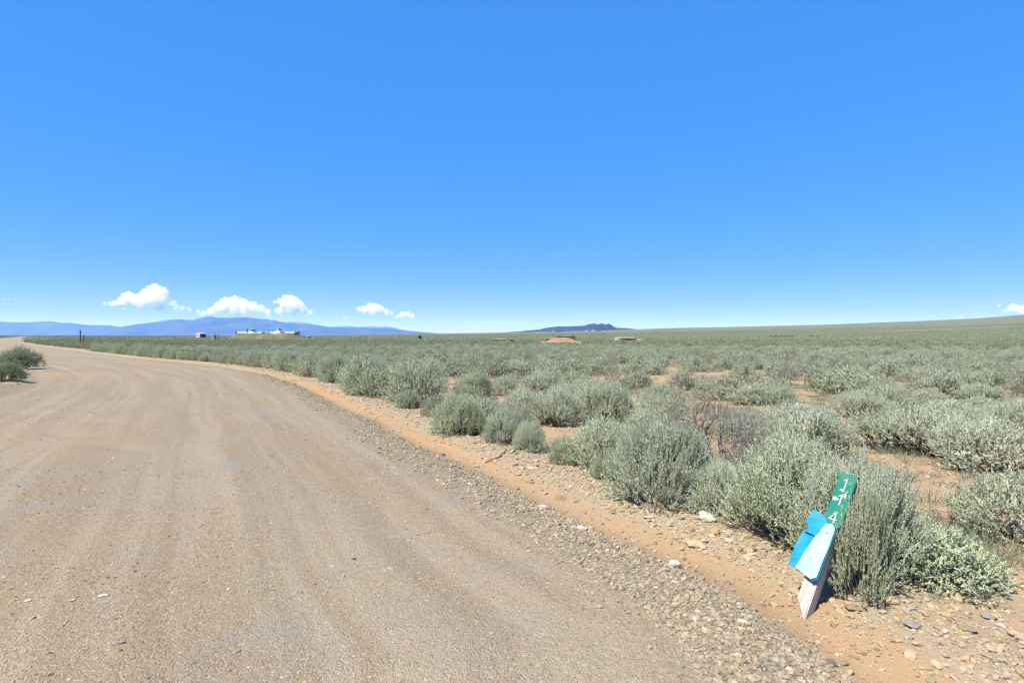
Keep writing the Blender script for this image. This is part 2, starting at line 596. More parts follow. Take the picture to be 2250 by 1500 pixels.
range_mesh("mountain_range", [(150, 739), (200, 733), (262, 718), (300, 711.5), (345, 706.5), (370, 704), (385, 701.5), (399, 700.5),
           (408, 702.5), (420, 703.5), (440, 698), (455, 695), (463, 694), (476, 697), (490, 697.5), (510, 697.5), (530, 696), (545, 697),
           (560, 698.5), (585, 701), (603, 703), (620, 707), (640, 709.5), (665, 711.5), (690, 712.5), (705, 714), (730, 718.5), (760, 719.5),
           (800, 719), (815, 720), (835, 721), (850, 720), (865, 721), (885, 725.5), (905, 727), (925, 728.5), (945, 730), (960, 731), (1000, 736), (1040, 739)],
           21000, 3600, M_FOREST, "long blue mountain range behind the green roofed house", 40)
range_mesh("mountain_ridge", [(-700, 706), (-500, 700), (-300, 709), (-150, 705), (0, 706), (30, 707.5), (60, 707.5), (100, 705), (120, 706),
           (135, 709), (150, 708), (165, 710), (185, 713), (210, 713.5), (240, 714), (262, 717), (300, 721), (360, 727), (440, 736), (470, 739)],
           23500, 3000, M_FOREST, "smooth blue ridge along the left edge of the horizon", 60)
range_mesh("snowy_peaks", [(290, 722), (330, 710), (355, 704), (366, 702), (378, 700.5), (388, 703), (400, 704), (412, 701), (425, 702.5), (440, 706), (480, 715), (520, 722),
           (580, 716), (620, 709), (640, 706.5), (655, 707), (672, 708), (690, 712), (720, 718), (738, 717), (755, 716), (770, 716), (785, 718),
           (805, 717), (815, 716), (830, 717.5), (850, 717), (865, 719), (880, 723), (920, 729), (980, 737)],
           30000, 3000, M_PEAK, "faint far peaks with traces of snow", 80)
range_mesh("dome_mountain", [(1040, 737), (1085, 730), (1140, 726.5), (1165, 724), (1185, 722.5), (1196, 719.5), (1210, 717.3), (1225, 715.8),
           (1250, 715.6), (1270, 714.8), (1284, 714), (1292, 711), (1300, 709.7), (1305, 708.9), (1313, 711.2), (1321, 708.6), (1329, 711), (1333, 710.8), (1337, 709.2),
           (1345, 713), (1353, 718.5), (1362, 718.8), (1375, 719.2), (1388, 720.8), (1402, 722), (1430, 723), (1480, 726), (1560, 732)],
           7600, 1300, M_DOME, "dark blue dome mountain with three small summits", 23, 0.06)
range_mesh("wooded_hill", [(1380, 730), (1500, 722), (1600, 718.6), (1700, 717), (1800, 715), (1900, 712.7), (2000, 710.3), (2100, 706.5), (2160, 702.5),
           (2190, 701), (2215, 699), (2240, 698.6), (2270, 698), (2330, 690), (2420, 683), (2600, 676), (3000, 672), (3400, 690)],
           5600, 1000, M_RIDGE, "low wooded ridge rising along the right of the horizon", 15, 0.04)

# ------------------------------------------------------------------ haze
def build_haze():
    zb, zt = -36.0, 1000.0
    x0, x1, y0, y1 = -47000, 47000, -46000, 47000
    bm = bmesh.new()
    bmesh.ops.create_cube(bm, size=1)
    for v in bm.verts:
        v.co = Vector(((x0 + x1) / 2 + v.co.x * (x1 - x0), (y0 + y1) / 2 + v.co.y * (y1 - y0), (zb + zt) / 2 + v.co.z * (zt - zb)))
    me = bpy.data.meshes.new("haze"); bm.to_mesh(me); bm.free()
    m = bpy.data.materials.new("haze_air"); m.use_nodes = True
    nt = m.node_tree; nt.nodes.clear()
    o = nt.nodes.new("ShaderNodeOutputMaterial")
    v = nt.nodes.new("ShaderNodeVolumePrincipled")
    v.inputs['Color'].default_value = (0.115, 0.31, 1.0, 1)
    v.inputs['Absorption Color'].default_value = (1, 1, 1, 1)
    v.inputs['Density'].default_value = 5.2e-5
    v.inputs['Anisotropy'].default_value = 0.0
    nt.links.new(v.outputs[0], o.inputs['Volume'])
    me.materials.append(m)
    ob = link("haze", me)
    tag(ob, "thin blue haze over the far plain and mountains", None, None, "stuff")


build_haze()


# ------------------------------------------------------------------ plant materials
def leaf_mat(name, a, b, c, rough=0.75, trans=0.24):
    """a, b: the two leaf tones; c: pale young leaf tone"""
    t = NT(name)
    tint = t.attr("tint")
    rnd = t.n("ShaderNodeObjectInfo").outputs['Random']
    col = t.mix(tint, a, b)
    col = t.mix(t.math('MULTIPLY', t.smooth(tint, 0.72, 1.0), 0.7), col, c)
    hsv = t.n("ShaderNodeHueSaturation")
    col = t.mix(1.0, col, (0.99, 1.02, 1.05), 'MULTIPLY')
    t.set(hsv.inputs['Color'], col)
    t.set(hsv.inputs['Hue'], t.math('MULTIPLY_ADD', rnd, -0.022, 0.508))
    t.set(hsv.inputs['Saturation'], t.math('MULTIPLY_ADD', t.math('FRACT', t.math('MULTIPLY', rnd, 7.3)), 0.28, 0.86))
    t.set(hsv.inputs['Value'], t.math('MULTIPLY_ADD', t.math('FRACT', t.math('MULTIPLY', rnd, 13.7)), 0.20, 0.96))
    p = t.bsdf(hsv.outputs[0], rough, 0.25)
    tr = t.n("ShaderNodeBsdfTranslucent")
    t.set(tr.inputs[0], t.mix(1.0, hsv.outputs[0], (ALBEDO, ALBEDO, ALBEDO), 'MULTIPLY'))
    mx = t.n("ShaderNodeMixShader")
    mx.inputs[0].default_value = trans
    t.t.links.new(p.outputs[0], mx.inputs[1]); t.t.links.new(tr.outputs[0], mx.inputs[2])
    return t.surf(mx)


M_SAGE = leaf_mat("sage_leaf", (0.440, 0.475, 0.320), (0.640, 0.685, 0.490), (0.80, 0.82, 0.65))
M_SAGE_FAR = leaf_mat("sage_leaf_distant", (0.345, 0.380, 0.255), (0.515, 0.555, 0.395), (0.67, 0.70, 0.54))
M_SAGE_OFF = leaf_mat("sage_leaf_far_plain", (0.235, 0.255, 0.148), (0.370, 0.390, 0.235), (0.48, 0.49, 0.33))
M_RABBIT = leaf_mat("rabbitbrush_leaf", (0.225, 0.275, 0.150), (0.370, 0.435, 0.250), (0.47, 0.52, 0.33))
M_YOUNG = leaf_mat("young_sage_leaf", (0.375, 0.415, 0.250), (0.550, 0.595, 0.390), (0.70, 0.72, 0.53))
M_TUFT = leaf_mat("grass_blade", (0.22, 0.24, 0.15), (0.34, 0.345, 0.24), (0.46, 0.43, 0.31))


def bark(name, a, b):
    t = NT(name)
    tc = t.n("ShaderNodeTexCoord").outputs['Object']
    f = t.noise(tc, 25, 4)
    return t.surf(t.bsdf(t.mix(f, a, b), 0.9, 0.15))


M_BARK = bark("sage_bark", (0.13, 0.105, 0.08), (0.27, 0.225, 0.18))
M_DEAD = bark("dead_wood", (0.165, 0.145, 0.130), (0.340, 0.310, 0.280))


# ------------------------------------------------------------------ plant builder
def unit(v):
    return v / np.maximum(np.linalg.norm(v, axis=-1, keepdims=True), 1e-9)


def tubes(P0, P1, R0, R1, sides=3):
    """open tapered tubes between point pairs -> verts, quads"""
    n = len(P0)
    d = unit(P1 - P0)
    ref = np.where(np.abs(d[:, 2:3]) < 0.9, np.array([[0, 0, 1.0]]), np.array([[1.0, 0, 0]]))
    a = unit(np.cross(d, ref)); b = np.cross(d, a)
    ang = np.arange(sides) * 2 * math.pi / sides
    ca = np.cos(ang)[None, :, None]; sa = np.sin(ang)[None, :, None]
    ring = a[:, None, :] * ca + b[:, None, :] * sa
    v0 = P0[:, None, :] + ring * R0[:, None, None]
    v1 = P1[:, None, :] + ring * R1[:, None, None]
    V = np.concatenate([v0, v1], axis=1).reshape(-1, 3)
    base = (np.arange(n) * sides * 2)[:, None]
    k = np.arange(sides)[None, :]; kn = (k + 1) % sides
    Q = np.stack([base + k, base + kn, base + sides + kn, base + sides + k], axis=-1).reshape(-1, 4)
    return V, Q


def blades(P, D, L, W, rg, bend=0.0, face=None):
    """leaf quads (kite shaped) at P along D, faces turned towards 'face' where given"""
    n = len(P)
    rv = rg.normal(size=(n, 3))
    if face is not None:
        rv = face + rv * 0.45
    side = unit(np.cross(D, rv))
    L = L[:, None]; W = W[:, None]
    nrm = np.cross(D, side)
    p0 = P
    p1 = P + D * L * 0.6 + side * W * 0.5
    p2 = P + D * L + nrm * L * bend
    p3 = P + D * L * 0.6 - side * W * 0.5
    V = np.stack([p0, p1, p2, p3], axis=1).reshape(-1, 3)
    Q = (np.arange(n) * 4)[:, None] + np.arange(4)[None, :]
    return V, Q


def sage(seed, H=0.8, R=0.5, clumps=20, twigs=60, leaves=20, twig_len=0.13, upright=0.9, leaf=(0.020, 0.007),
         skirt=0.0, bare=0.0, sides=4, trunk=0.014, lopsided=0.15, spread=0.36, gaps=0.0):
    """sagebrush: woody stems that end in leafy clumps, each clump a sheaf of short upright twigs"""
    rg = np.random.default_rng(seed)
    lob = rg.uniform(-1, 1, 2) * lopsided * R
    # clump centres spread over a dome
    k = np.arange(clumps)
    az = k * 2.39996 + rg.uniform(-0.5, 0.5, clumps)
    f = (k + 0.5) / clumps                                  # 0 top .. 1 rim
    el = np.arcsin(np.clip(1.0 - f * (1.0 - skirt), 0, 1))            # pi/2 at the top
    el = np.clip(el + rg.normal(0, 0.10, clumps), 0.02, 1.57)
    rr = R * 0.74 * np.cos(el) ** 0.85 * rg.uniform(0.82, 1.10, clumps)
    cz = H * (0.06 + 0.5 * skirt + (0.64 - 0.5 * skirt) * np.sin(el)) * rg.uniform(0.84, 1.10, clumps)
    C = np.stack([np.cos(az) * rr + lob[0] * np.sin(el), np.sin(az) * rr + lob[1] * np.sin(el), cz], -1)
    rc = R * spread * rg.uniform(0.75, 1.2, clumps)
    if gaps > 0:                                            # some clumps missing, so that stems show
        keepc = rg.uniform(size=clumps) > gaps
        keepc[:3] = True
        C, rc = C[keepc], rc[keepc]
        clumps = len(C)
    segs0, segs1, r0, r1 = [], [], [], []
    for c in range(clumps):
        tip = C[c]
        out = np.array([tip[0], tip[1], 0.0])
        base = out * 0.10 + np.array([0, 0, -0.04]) + np.append(rg.normal(size=2) * R * 0.05, 0)
        ctrl = base + (tip - base) * np.array([0.65, 0.65, 0.30]) + rg.normal(size=3) * R * 0.08
        n = 6
        t = np.linspace(0, 1, n + 1)[:, None]
        path = (1 - t) ** 2 * base + 2 * t * (1 - t) * ctrl + t ** 2 * tip
        path[1:-1] += rg.normal(size=(n - 1, 3)) * R * 0.022
        rad_ = trunk * np.linspace(1.0, 0.30, n + 1) * rg.uniform(0.6, 1.2)
        for i in range(n):
            segs0.append(path[i]); segs1.append(path[i + 1]); r0.append(rad_[i]); r1.append(rad_[i + 1])
        for q in range(5):                                  # branchlets inside the clump
            d = unit(np.array([tip[0], tip[1], 0]) * 0.6 / R + np.array([0, 0, 0.7]) + rg.normal(size=3) * 0.6)
            p = path[n - 1 - (q % 2)]
            e = p + d * rc[c] * rg.uniform(0.6, 1.2)
            segs0.append(p); segs1.append(e); r0.append(trunk * 0.30); r1.append(trunk * 0.12)
    segs0 = np.array(segs0); segs1 = np.array(segs1); r0 = np.array(r0); r1 = np.array(r1)
    sv, sq = tubes(segs0, segs1, r0, r1, sides)
    # twigs
    ci = np.repeat(np.arange(clumps), twigs)
    m = len(ci)
    d = unit(rg.normal(size=(m, 3)) + np.array([0, 0, 0.35]))
    tp = C[ci] + d * (rc[ci] * rg.uniform(0.25, 1.0, m) ** 0.6)[:, None] * np.array([1, 1, 0.8])
    tp[:, 2] = np.maximum(tp[:, 2], 0.015 + rg.uniform(0, 0.05, m))
    outw = tp * np.array([1.0, 1.0, 0.0]) / R
    hrel = np.clip(tp[:, 2] / (0.75 * H), 0, 1)[:, None]    # low twigs stand outwards, high ones upright
    td = unit(np.array([0, 0, 1.0]) * upright * (0.40 + 0.60 * hrel) + outw * rg.uniform(0.2, 0.9, (m, 1)) * (1.25 - 0.75 * hrel)
              + rg.normal(size=(m, 3)) * (0.55 - 0.34 * upright))
    tl = twig_len * rg.uniform(0.5, 1.2, m) * (0.62 + 0.45 * hrel[:, 0])
    te = tp + td * tl[:, None]
    alive = rg.uniform(size=m) > bare
    tw, tq = tubes(tp, te, np.full(m, 0.0018 + 0.05 * leaf[1]), np.full(m, 0.001), 3)
    SV, SQ = sv, sq
    if bare > 0.5:
        SV = np.concatenate([sv, tw]); SQ = np.concatenate([sq, tq + len(sv)])
    li = np.repeat(np.nonzero(alive)[0], leaves)
    f = rg.uniform(0.05, 1.03, len(li))
    lp = tp[li] + td[li] * (tl[li] * f)[:, None]
    ld = unit(td[li] + rg.normal(size=(len(li), 3)) * (0.66 - 0.38 * f)[:, None])
    L = leaf[0] * rg.uniform(0.6, 1.35, len(li)) * (1.15 - 0.4 * f)
    W = leaf[1] * rg.uniform(0.75, 1.3, len(li))
    fc = unit(lp * np.array([1.0, 1.0, 0.0])) * 0.7 + np.array([0, 0, 0.8])
    FV, FQ = blades(lp, ld, L, W, rg, 0.08, fc)
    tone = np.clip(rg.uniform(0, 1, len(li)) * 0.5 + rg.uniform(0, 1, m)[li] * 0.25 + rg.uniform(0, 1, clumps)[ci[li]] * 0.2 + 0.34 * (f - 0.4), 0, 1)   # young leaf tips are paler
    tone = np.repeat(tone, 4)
    if bare <= 0.5:                                         # green-grey twigs go with the leaves
        FQ = np.concatenate([FQ, tq + len(FV)])
        FV = np.concatenate([FV, tw])
        tone = np.concatenate([tone, np.full(len(tw), 0.45)])
    return SV, SQ, FV, FQ, tone


def plant_meshes(name, mat_leaf, mat_bark, **kw):
    SV, SQ, FV, FQ, tone = sage(**kw)
    ms = mesh_np(name + "_stems", SV, SQ, smooth=True); ms.materials.append(mat_bark)
    mf = None
    if FV is not None:
        mf = mesh_np(name + "_foliage", FV, FQ); mf.materials.append(mat_leaf)
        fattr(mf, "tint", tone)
    E = FV if FV is not None else SV
    return ms, mf, float(np.percentile(E[:, 2], 98.5)), float(np.percentile(np.hypot(E[:, 0], E[:, 1]), 95))


def joined_mesh(name, mat_leaf, mat_bark, **kw):
    SV, SQ, FV, FQ, tone = sage(**kw)
    if FV is None:
        me = mesh_np(name, SV, SQ); me.materials.append(mat_bark)
        return me
    V = np.concatenate([FV, SV]); Q = np.concatenate([FQ, SQ + len(FV)])
    # bring every kind to one metre wide and 0.6 m high so that copies can be scaled by width and height
    sw = 0.5 / np.percentile(np.hypot(FV[:, 0], FV[:, 1]), 95); sh = 0.6 / np.percentile(FV[:, 2], 98.5)
    V = V * np.array([sw, sw, sh])
    me = mesh_np(name, V, Q)
    me.materials.append(mat_leaf); me.materials.append(mat_bark)
    mi = np.zeros(len(Q), dtype=np.int32); mi[len(FQ):] = 1
    me.polygons.foreach_set("material_index", mi)
    fattr(me, "tint", np.concatenate([tone, np.zeros(len(SV))]))
    return me


# near prototypes (stems mesh, foliage mesh, H, R)
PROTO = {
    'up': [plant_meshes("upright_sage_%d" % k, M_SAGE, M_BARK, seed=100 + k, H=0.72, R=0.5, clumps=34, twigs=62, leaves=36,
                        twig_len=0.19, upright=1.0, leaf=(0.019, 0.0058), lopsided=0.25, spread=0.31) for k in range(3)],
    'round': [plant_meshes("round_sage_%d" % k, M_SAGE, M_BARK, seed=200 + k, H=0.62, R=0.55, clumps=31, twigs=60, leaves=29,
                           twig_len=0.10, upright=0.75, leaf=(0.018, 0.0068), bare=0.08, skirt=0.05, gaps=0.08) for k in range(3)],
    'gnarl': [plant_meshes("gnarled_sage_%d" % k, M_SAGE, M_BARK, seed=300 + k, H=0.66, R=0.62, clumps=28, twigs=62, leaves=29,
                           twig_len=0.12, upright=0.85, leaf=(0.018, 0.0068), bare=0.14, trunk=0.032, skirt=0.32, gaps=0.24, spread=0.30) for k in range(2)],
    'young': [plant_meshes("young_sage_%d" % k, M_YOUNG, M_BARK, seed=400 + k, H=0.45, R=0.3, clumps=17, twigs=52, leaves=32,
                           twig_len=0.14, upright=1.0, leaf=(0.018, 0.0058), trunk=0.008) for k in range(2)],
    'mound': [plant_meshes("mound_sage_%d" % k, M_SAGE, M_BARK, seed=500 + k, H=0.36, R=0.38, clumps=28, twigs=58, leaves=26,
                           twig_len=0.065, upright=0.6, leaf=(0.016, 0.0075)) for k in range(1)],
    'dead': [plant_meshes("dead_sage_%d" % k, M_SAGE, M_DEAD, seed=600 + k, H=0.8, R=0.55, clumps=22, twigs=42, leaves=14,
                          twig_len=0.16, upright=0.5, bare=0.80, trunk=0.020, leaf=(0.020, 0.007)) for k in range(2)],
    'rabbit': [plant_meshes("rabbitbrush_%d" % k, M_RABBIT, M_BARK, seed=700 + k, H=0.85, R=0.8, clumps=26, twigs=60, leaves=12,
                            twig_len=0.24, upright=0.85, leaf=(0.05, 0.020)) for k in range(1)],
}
MID = [joined_mesh("sage_mid_%d" % k, M_SAGE_FAR, M_BARK, seed=800 + k, H=0.6, R=0.55, clumps=22, twigs=32, leaves=11,
                   twig_len=0.10, upright=0.75, leaf=(0.036, 0.0165), bare=0.06, trunk=0.016, skirt=0.06, gaps=0.12, sides=3, lopsided=0.3) for k in range(6)]
MID.append(joined_mesh("sage_mid_dead", M_SAGE_FAR, M_DEAD, seed=860, H=0.6, R=0.5, clumps=15, twigs=26, leaves=6,
                       twig_len=0.15, upright=0.5, leaf=(0.036, 0.014), bare=0.72, trunk=0.016, sides=3))
MIDUP = [joined_mesh("sage_row_%d" % k, M_YOUNG, M_BARK, seed=900 + k, H=0.7, R=0.5, clumps=20, twigs=32, leaves=11,
                     twig_len=0.17, upright=1.0, leaf=(0.038, 0.0150), trunk=0.012, sides=3) for k in range(3)]
FAR = [joined_mesh("sage_far_%d" % k, M_SAGE_OFF, M_BARK, seed=1000 + k, H=0.6, R=0.55, clumps=13, twigs=7, leaves=4,
                   twig_len=0.11, upright=0.7, leaf=(0.105, 0.066), bare=0.0, trunk=0.016, skirt=0.05, gaps=0.12, sides=3, lopsided=0.3) for k in range(6)]


def patch_mesh(k, size=13.0):
    rg = np.random.default_rng(2000 + k)
    FVs, FQs, tn = [], [], []
    off = 0
    n = 74
    g = int(math.sqrt(n)) + 1
    for i in range(g):
        for j in range(g):
            if rg.uniform() < 0.10:
                continue
            c = np.array([(i + rg.uniform(0, 1)) / g - 0.5, (j + rg.uniform(0, 1)) / g - 0.5, 0]) * size
            sc = rg.uniform(0.7, 1.35)
            m = 30
            th = rg.uniform(0, 2 * math.pi, m); f = np.sqrt(rg.uniform(0, 1, m))
            P = np.stack([np.cos(th) * f * 0.5 * sc, np.sin(th) * f * 0.5 * sc,
                          0.52 * sc * np.sqrt(np.clip(1 - f * f * 0.9, 0, 1)) * rg.uniform(0.35, 1.0, m)], -1) + c
            D = unit(np.array([0, 0, 0.6]) + rg.normal(size=(m, 3)) * 0.6)
            V, Q = blades(P, D, rg.uniform(0.2, 0.36, m) * sc, rg.uniform(0.11, 0.2, m) * sc, rg, 0, unit((P - c) * np.array([1, 1, 0.3])) + np.array([0, 0, 0.6]))
            FVs.append(V); FQs.append(Q + off); off += len(V)
            tn.append(np.repeat(np.clip(rg.uniform(0, 0.7, m) + rg.uniform(0, 0.3), 0, 1), 4))
    me = mesh_np("sage_patch_%d" % k, np.concatenate(FVs), np.concatenate(FQs))
    fattr(me, "tint", np.concatenate(tn))
    me.materials.append(M_SAGE_OFF)
    return me


PATCH = [patch_mesh(k) for k in range(4)]


# ------------------------------------------------------------------ scattering (only for what nobody could count)
def make_collection(name, meshes):
    c = bpy.data.collections.new(name)
    for i, me in enumerate(meshes):
        o = bpy.data.objects.new("%s_%02d" % (name, i), me)
        c.objects.link(o)
    return c


def scatter(name, pts, rot, scl, idx, meshes, label):
    me = bpy.data.meshes.new(name)
    pts = np.asarray(pts, np.float32)
    me.vertices.add(len(pts))
    me.vertices.foreach_set("co", pts.ravel())
    for nm, arr in (("rot", rot), ("scl", scl)):
        a = me.attributes.new(nm, 'FLOAT_VECTOR', 'POINT')
        a.data.foreach_set("vector", np.asarray(arr, np.float32).ravel())
    a = me.attributes.new("idx", 'INT', 'POINT')
    a.data.foreach_set("value", np.asarray(idx, np.int32))
    o = link(name, me)
    coll = make_collection(name + "_kinds", meshes)
    ng = bpy.data.node_groups.new(name + "_scatter", 'GeometryNodeTree')
    ng.interface.new_socket("Geometry", in_out='INPUT', socket_type='NodeSocketGeometry')
    ng.interface.new_socket("Geometry", in_out='OUTPUT', socket_type='NodeSocketGeometry')
    N = ng.nodes; L = ng.links
    gi = N.new("NodeGroupInput"); go = N.new("NodeGroupOutput")
    ip = N.new("GeometryNodeInstanceOnPoints")
    ci = N.new("GeometryNodeCollectionInfo")
    ci.inputs['Collection'].default_value = coll
    ci.inputs['Separate Children'].default_value = True
    ci.inputs['Reset Children'].default_value = True

    def named(nm, typ):
        a = N.new("GeometryNodeInputNamedAttribute")
        a.data_type = typ
        a.inputs['Name'].default_value = nm
        return a.outputs['Attribute']
    L.new(gi.outputs[0], ip.inputs['Points'])
    L.new(ci.outputs[0], ip.inputs['Instance'])
    ip.inputs['Pick Instance'].default_value = True
    L.new(named("idx", 'INT'), ip.inputs['Instance Index'])
    L.new(named("rot", 'FLOAT_VECTOR'), ip.inputs['Rotation'])
    L.new(named("scl", 'FLOAT_VECTOR'), ip.inputs['Scale'])
    L.new(ip.outputs[0], go.inputs[0])
    md = o.modifiers.new("scatter", 'NODES')
    md.node_group = ng
    tag(o, label, None, None, "stuff")
    return o


# ------------------------------------------------------------------ single shrubs
PLACED = []          # (x, y, radius) of every shrub set by hand


def shrub(kind, k, x, y, w, h, rz, label, group=None, name="sagebrush"):
    ms, mf, H, R = PROTO[kind][k % len(PROTO[kind])]
    root = empty(name, (x, y, hz(x, y) - 0.015), rz)
    sx = w / (2 * R); sz = h / H
    for nm, me in (("stems", ms), ("foliage", mf)):
        if me is None:
            continue
        o = link(nm, me, None, root)
        o.scale = (sx, sx, sz)
    tag(root, label, "shrub", group)
    PLACED.append((x, y, w / 2))
    return root


# photo column of the stem, photo row of its foot, width and height in photo pixels
HAND = [
    (1450, 1122, 225, 190, 'up', 0, 0.3, "big upright silver-green sagebrush left of the white boulder"),
    (1590, 1148, 150, 128, 'up', 1, 1.9, "mid-sized upright sagebrush just behind the white boulder"),
    (1745, 1205, 275, 245, 'up', 2, 0.9, "tall dense sagebrush behind the leaning sign post, on its left"),
    (1893, 1283, 252, 275, 'up', 0, 3.4, "tall sagebrush the green number sign leans into"),
    (2095, 1302, 210, 122, 'mound', 0, 0.5, "low rounded grey-green shrub right of the sign bush"),
    (2235, 1205, 235, 150, 'round', 1, 2.0, "bushy sagebrush cut by the right edge above the low mound shrub"),
    (1965, 998, 165, 95, 'gnarl', 1, 2.4, "flat-topped sagebrush left of the forked trunks"),
    (2045, 1012, 215, 118, 'gnarl', 0, 0.7, "sprawling sagebrush with bare forked trunks showing"),
    (2175, 1050, 215, 130, 'round', 2, 1.1, "wide silvery sagebrush right of the forked trunks"),
    (1755, 968, 165, 88, 'gnarl', 1, 5.0, "rounded sagebrush alone beyond the tall sign bush"),
    (1592, 1035, 190, 150, 'dead', 0, 0.2, "half dead grey sagebrush with few leaves behind the boulder"),
    (1522, 965, 150, 118, 'dead', 1, 1.0, "dead bare branched sagebrush behind the big upright one"),
    (1660, 1058, 120, 92, 'dead', 1, 2.9, "small grey dead sagebrush right of the half dead one"),
    (1470, 1000, 90, 95, 'dead', 0, 4.1, "thin bare sagebrush between the big upright one and the greyish one"),
    (1425, 985, 130, 85, 'round', 2, 3.9, "greyish sagebrush behind and left of the big upright one"),
    (1330, 1032, 160, 112, 'round', 0, 2.6, "dense rounded sagebrush left of the big upright one"),
    (1332, 1062, 62, 72, 'young', 0, 0.4, "small green sagebrush at the left foot of the big upright one"),
    (1237, 1026, 74, 58, 'young', 1, 2.2, "little low sagebrush standing alone by the gravel"),
    (1168, 996, 76, 72, 'up', 1, 4.0, "bright upright sagebrush right of the curved stick"),
    (1108, 980, 92, 82, 'up', 2, 2.5, "upright sagebrush behind the curved stick"),
    (1048, 963, 50, 68, 'young', 0, 3.0, "narrow upright sagebrush on the gravel edge"),
    (1000, 958, 118, 92, 'up', 0, 5.2, "broad upright sagebrush right of a small one by the gravel"),
    (946, 918, 46, 48, 'young', 1, 1.2, "small sagebrush in front of the largest roadside clump, right one"),
    (895, 900, 54, 40, 'young', 0, 4.4, "small sagebrush in front of the largest roadside clump, left one"),
    (920, 890, 148, 108, 'round', 0, 1.5, "largest dark sagebrush in the row beside the road"),
    (815, 868, 112, 84, 'up', 2, 0.1, "bushy sagebrush left of the largest roadside one"),
    (742, 842, 78, 64, 'up', 1, 3.1, "third bushy sagebrush beyond the largest roadside one"),
    (1036, 882, 88, 72, 'round', 1, 0.6, "round sagebrush behind the row, above bare orange soil"),
    (1150, 932, 105, 82, 'round', 2, 4.7, "grey sagebrush over the dark shaded hollow, left one"),
    (1222, 938, 118, 90, 'up', 2, 1.7, "grey-green sagebrush over the dark shaded hollow, right one"),
    (1335, 930, 140, 96, 'up', 0, 2.8, "broad pale sagebrush in the second row behind the rounded one"),
    (1115, 872, 76, 50, 'round', 0, 3.3, "small greyish sagebrush in the second row"),
    (1190, 872, 92, 56, 'gnarl', 1, 1.1, "spreading sagebrush in the third row"),
    (1455, 905, 110, 60, 'gnarl', 0, 2.0, "open sagebrush right of an orange gap"),
    (1645, 892, 95, 52, 'round', 1, 0.8, "dark rounded sagebrush above the bare orange opening"),
    (1712, 895, 80, 50, 'round', 2, 2.2, "pale rounded sagebrush at the back of the orange opening"),
    (1890, 925, 118, 66, 'gnarl', 0, 4.2, "dark stemmed sagebrush behind the pale dead branch"),
    (2080, 938, 120, 58, 'round', 1, 5.5, "silvery sagebrush behind the forked trunks"),
    (1892, 1334, 122, 256, 'young', 1, 0.0, "upright sagebrush stems growing in front of the green number plate"),
]


def place_hand():
    for (px, py, w, h, kind, k, rz, label) in HAND:
        if label is None:
            continue
        x, y = ground_px(px, py)
        mpp = EYE / (py - HORIZ)
        W = w * mpp * 1.04
        # stand the foot a little behind the nearest edge of the crown
        y2 = y + W * 0.16; x2 = x * y2 / y
        shrub(kind, k, x2, y2, W, h * mpp * 0.91, rz, label)
    # two bushes on the left of the road
    for (px, py, w, h, rz, label) in ((32, 812, 88, 52, 0.4, "dark green bush at the left edge, the farther one beside the driveway"),
                                      (-16, 846, 86, 48, 2.2, "dark green bush cut by the left edge, the nearer one beside the driveway")):
        x, y = ground_px(px, py)
        mpp = EYE / (py - HORIZ)
        shrub('rabbit', 0, x, y + 0.4, w * mpp * 0.92, h * mpp * 0.86, rz, label, None, "rabbitbrush")


place_hand()

# bare openings in the brush: centre and radii on the ground, turned by an angle
OPEN = []
for (px, py, a, b, an) in ((1655, 925, 0.95, 1.3, 0.2), (1905, 965, 1.3, 0.8, -0.2), (2000, 1075, 1.25, 0.75, 0.1), (2090, 1150, 0.9, 0.9, 0),
                           (1200, 965, 0.7, 0.5, 0), (1110, 850, 1.6, 1.0, 0), (1420, 885, 1.2, 0.8, 0), (1520, 832, 3.5, 1.3, 0), (1000, 905, 0.4, 0.6, 0),
                           (2050, 1230, 0.5, 0.9, 0), (1960, 1190, 0.35, 0.35, 0), (2230, 905, 1.2, 0.9, 0.0), (1480, 842, 2.5, 1.0, 0)):
    x, y = ground_px(px, py)
    OPEN.append((x, y, a, b, an))


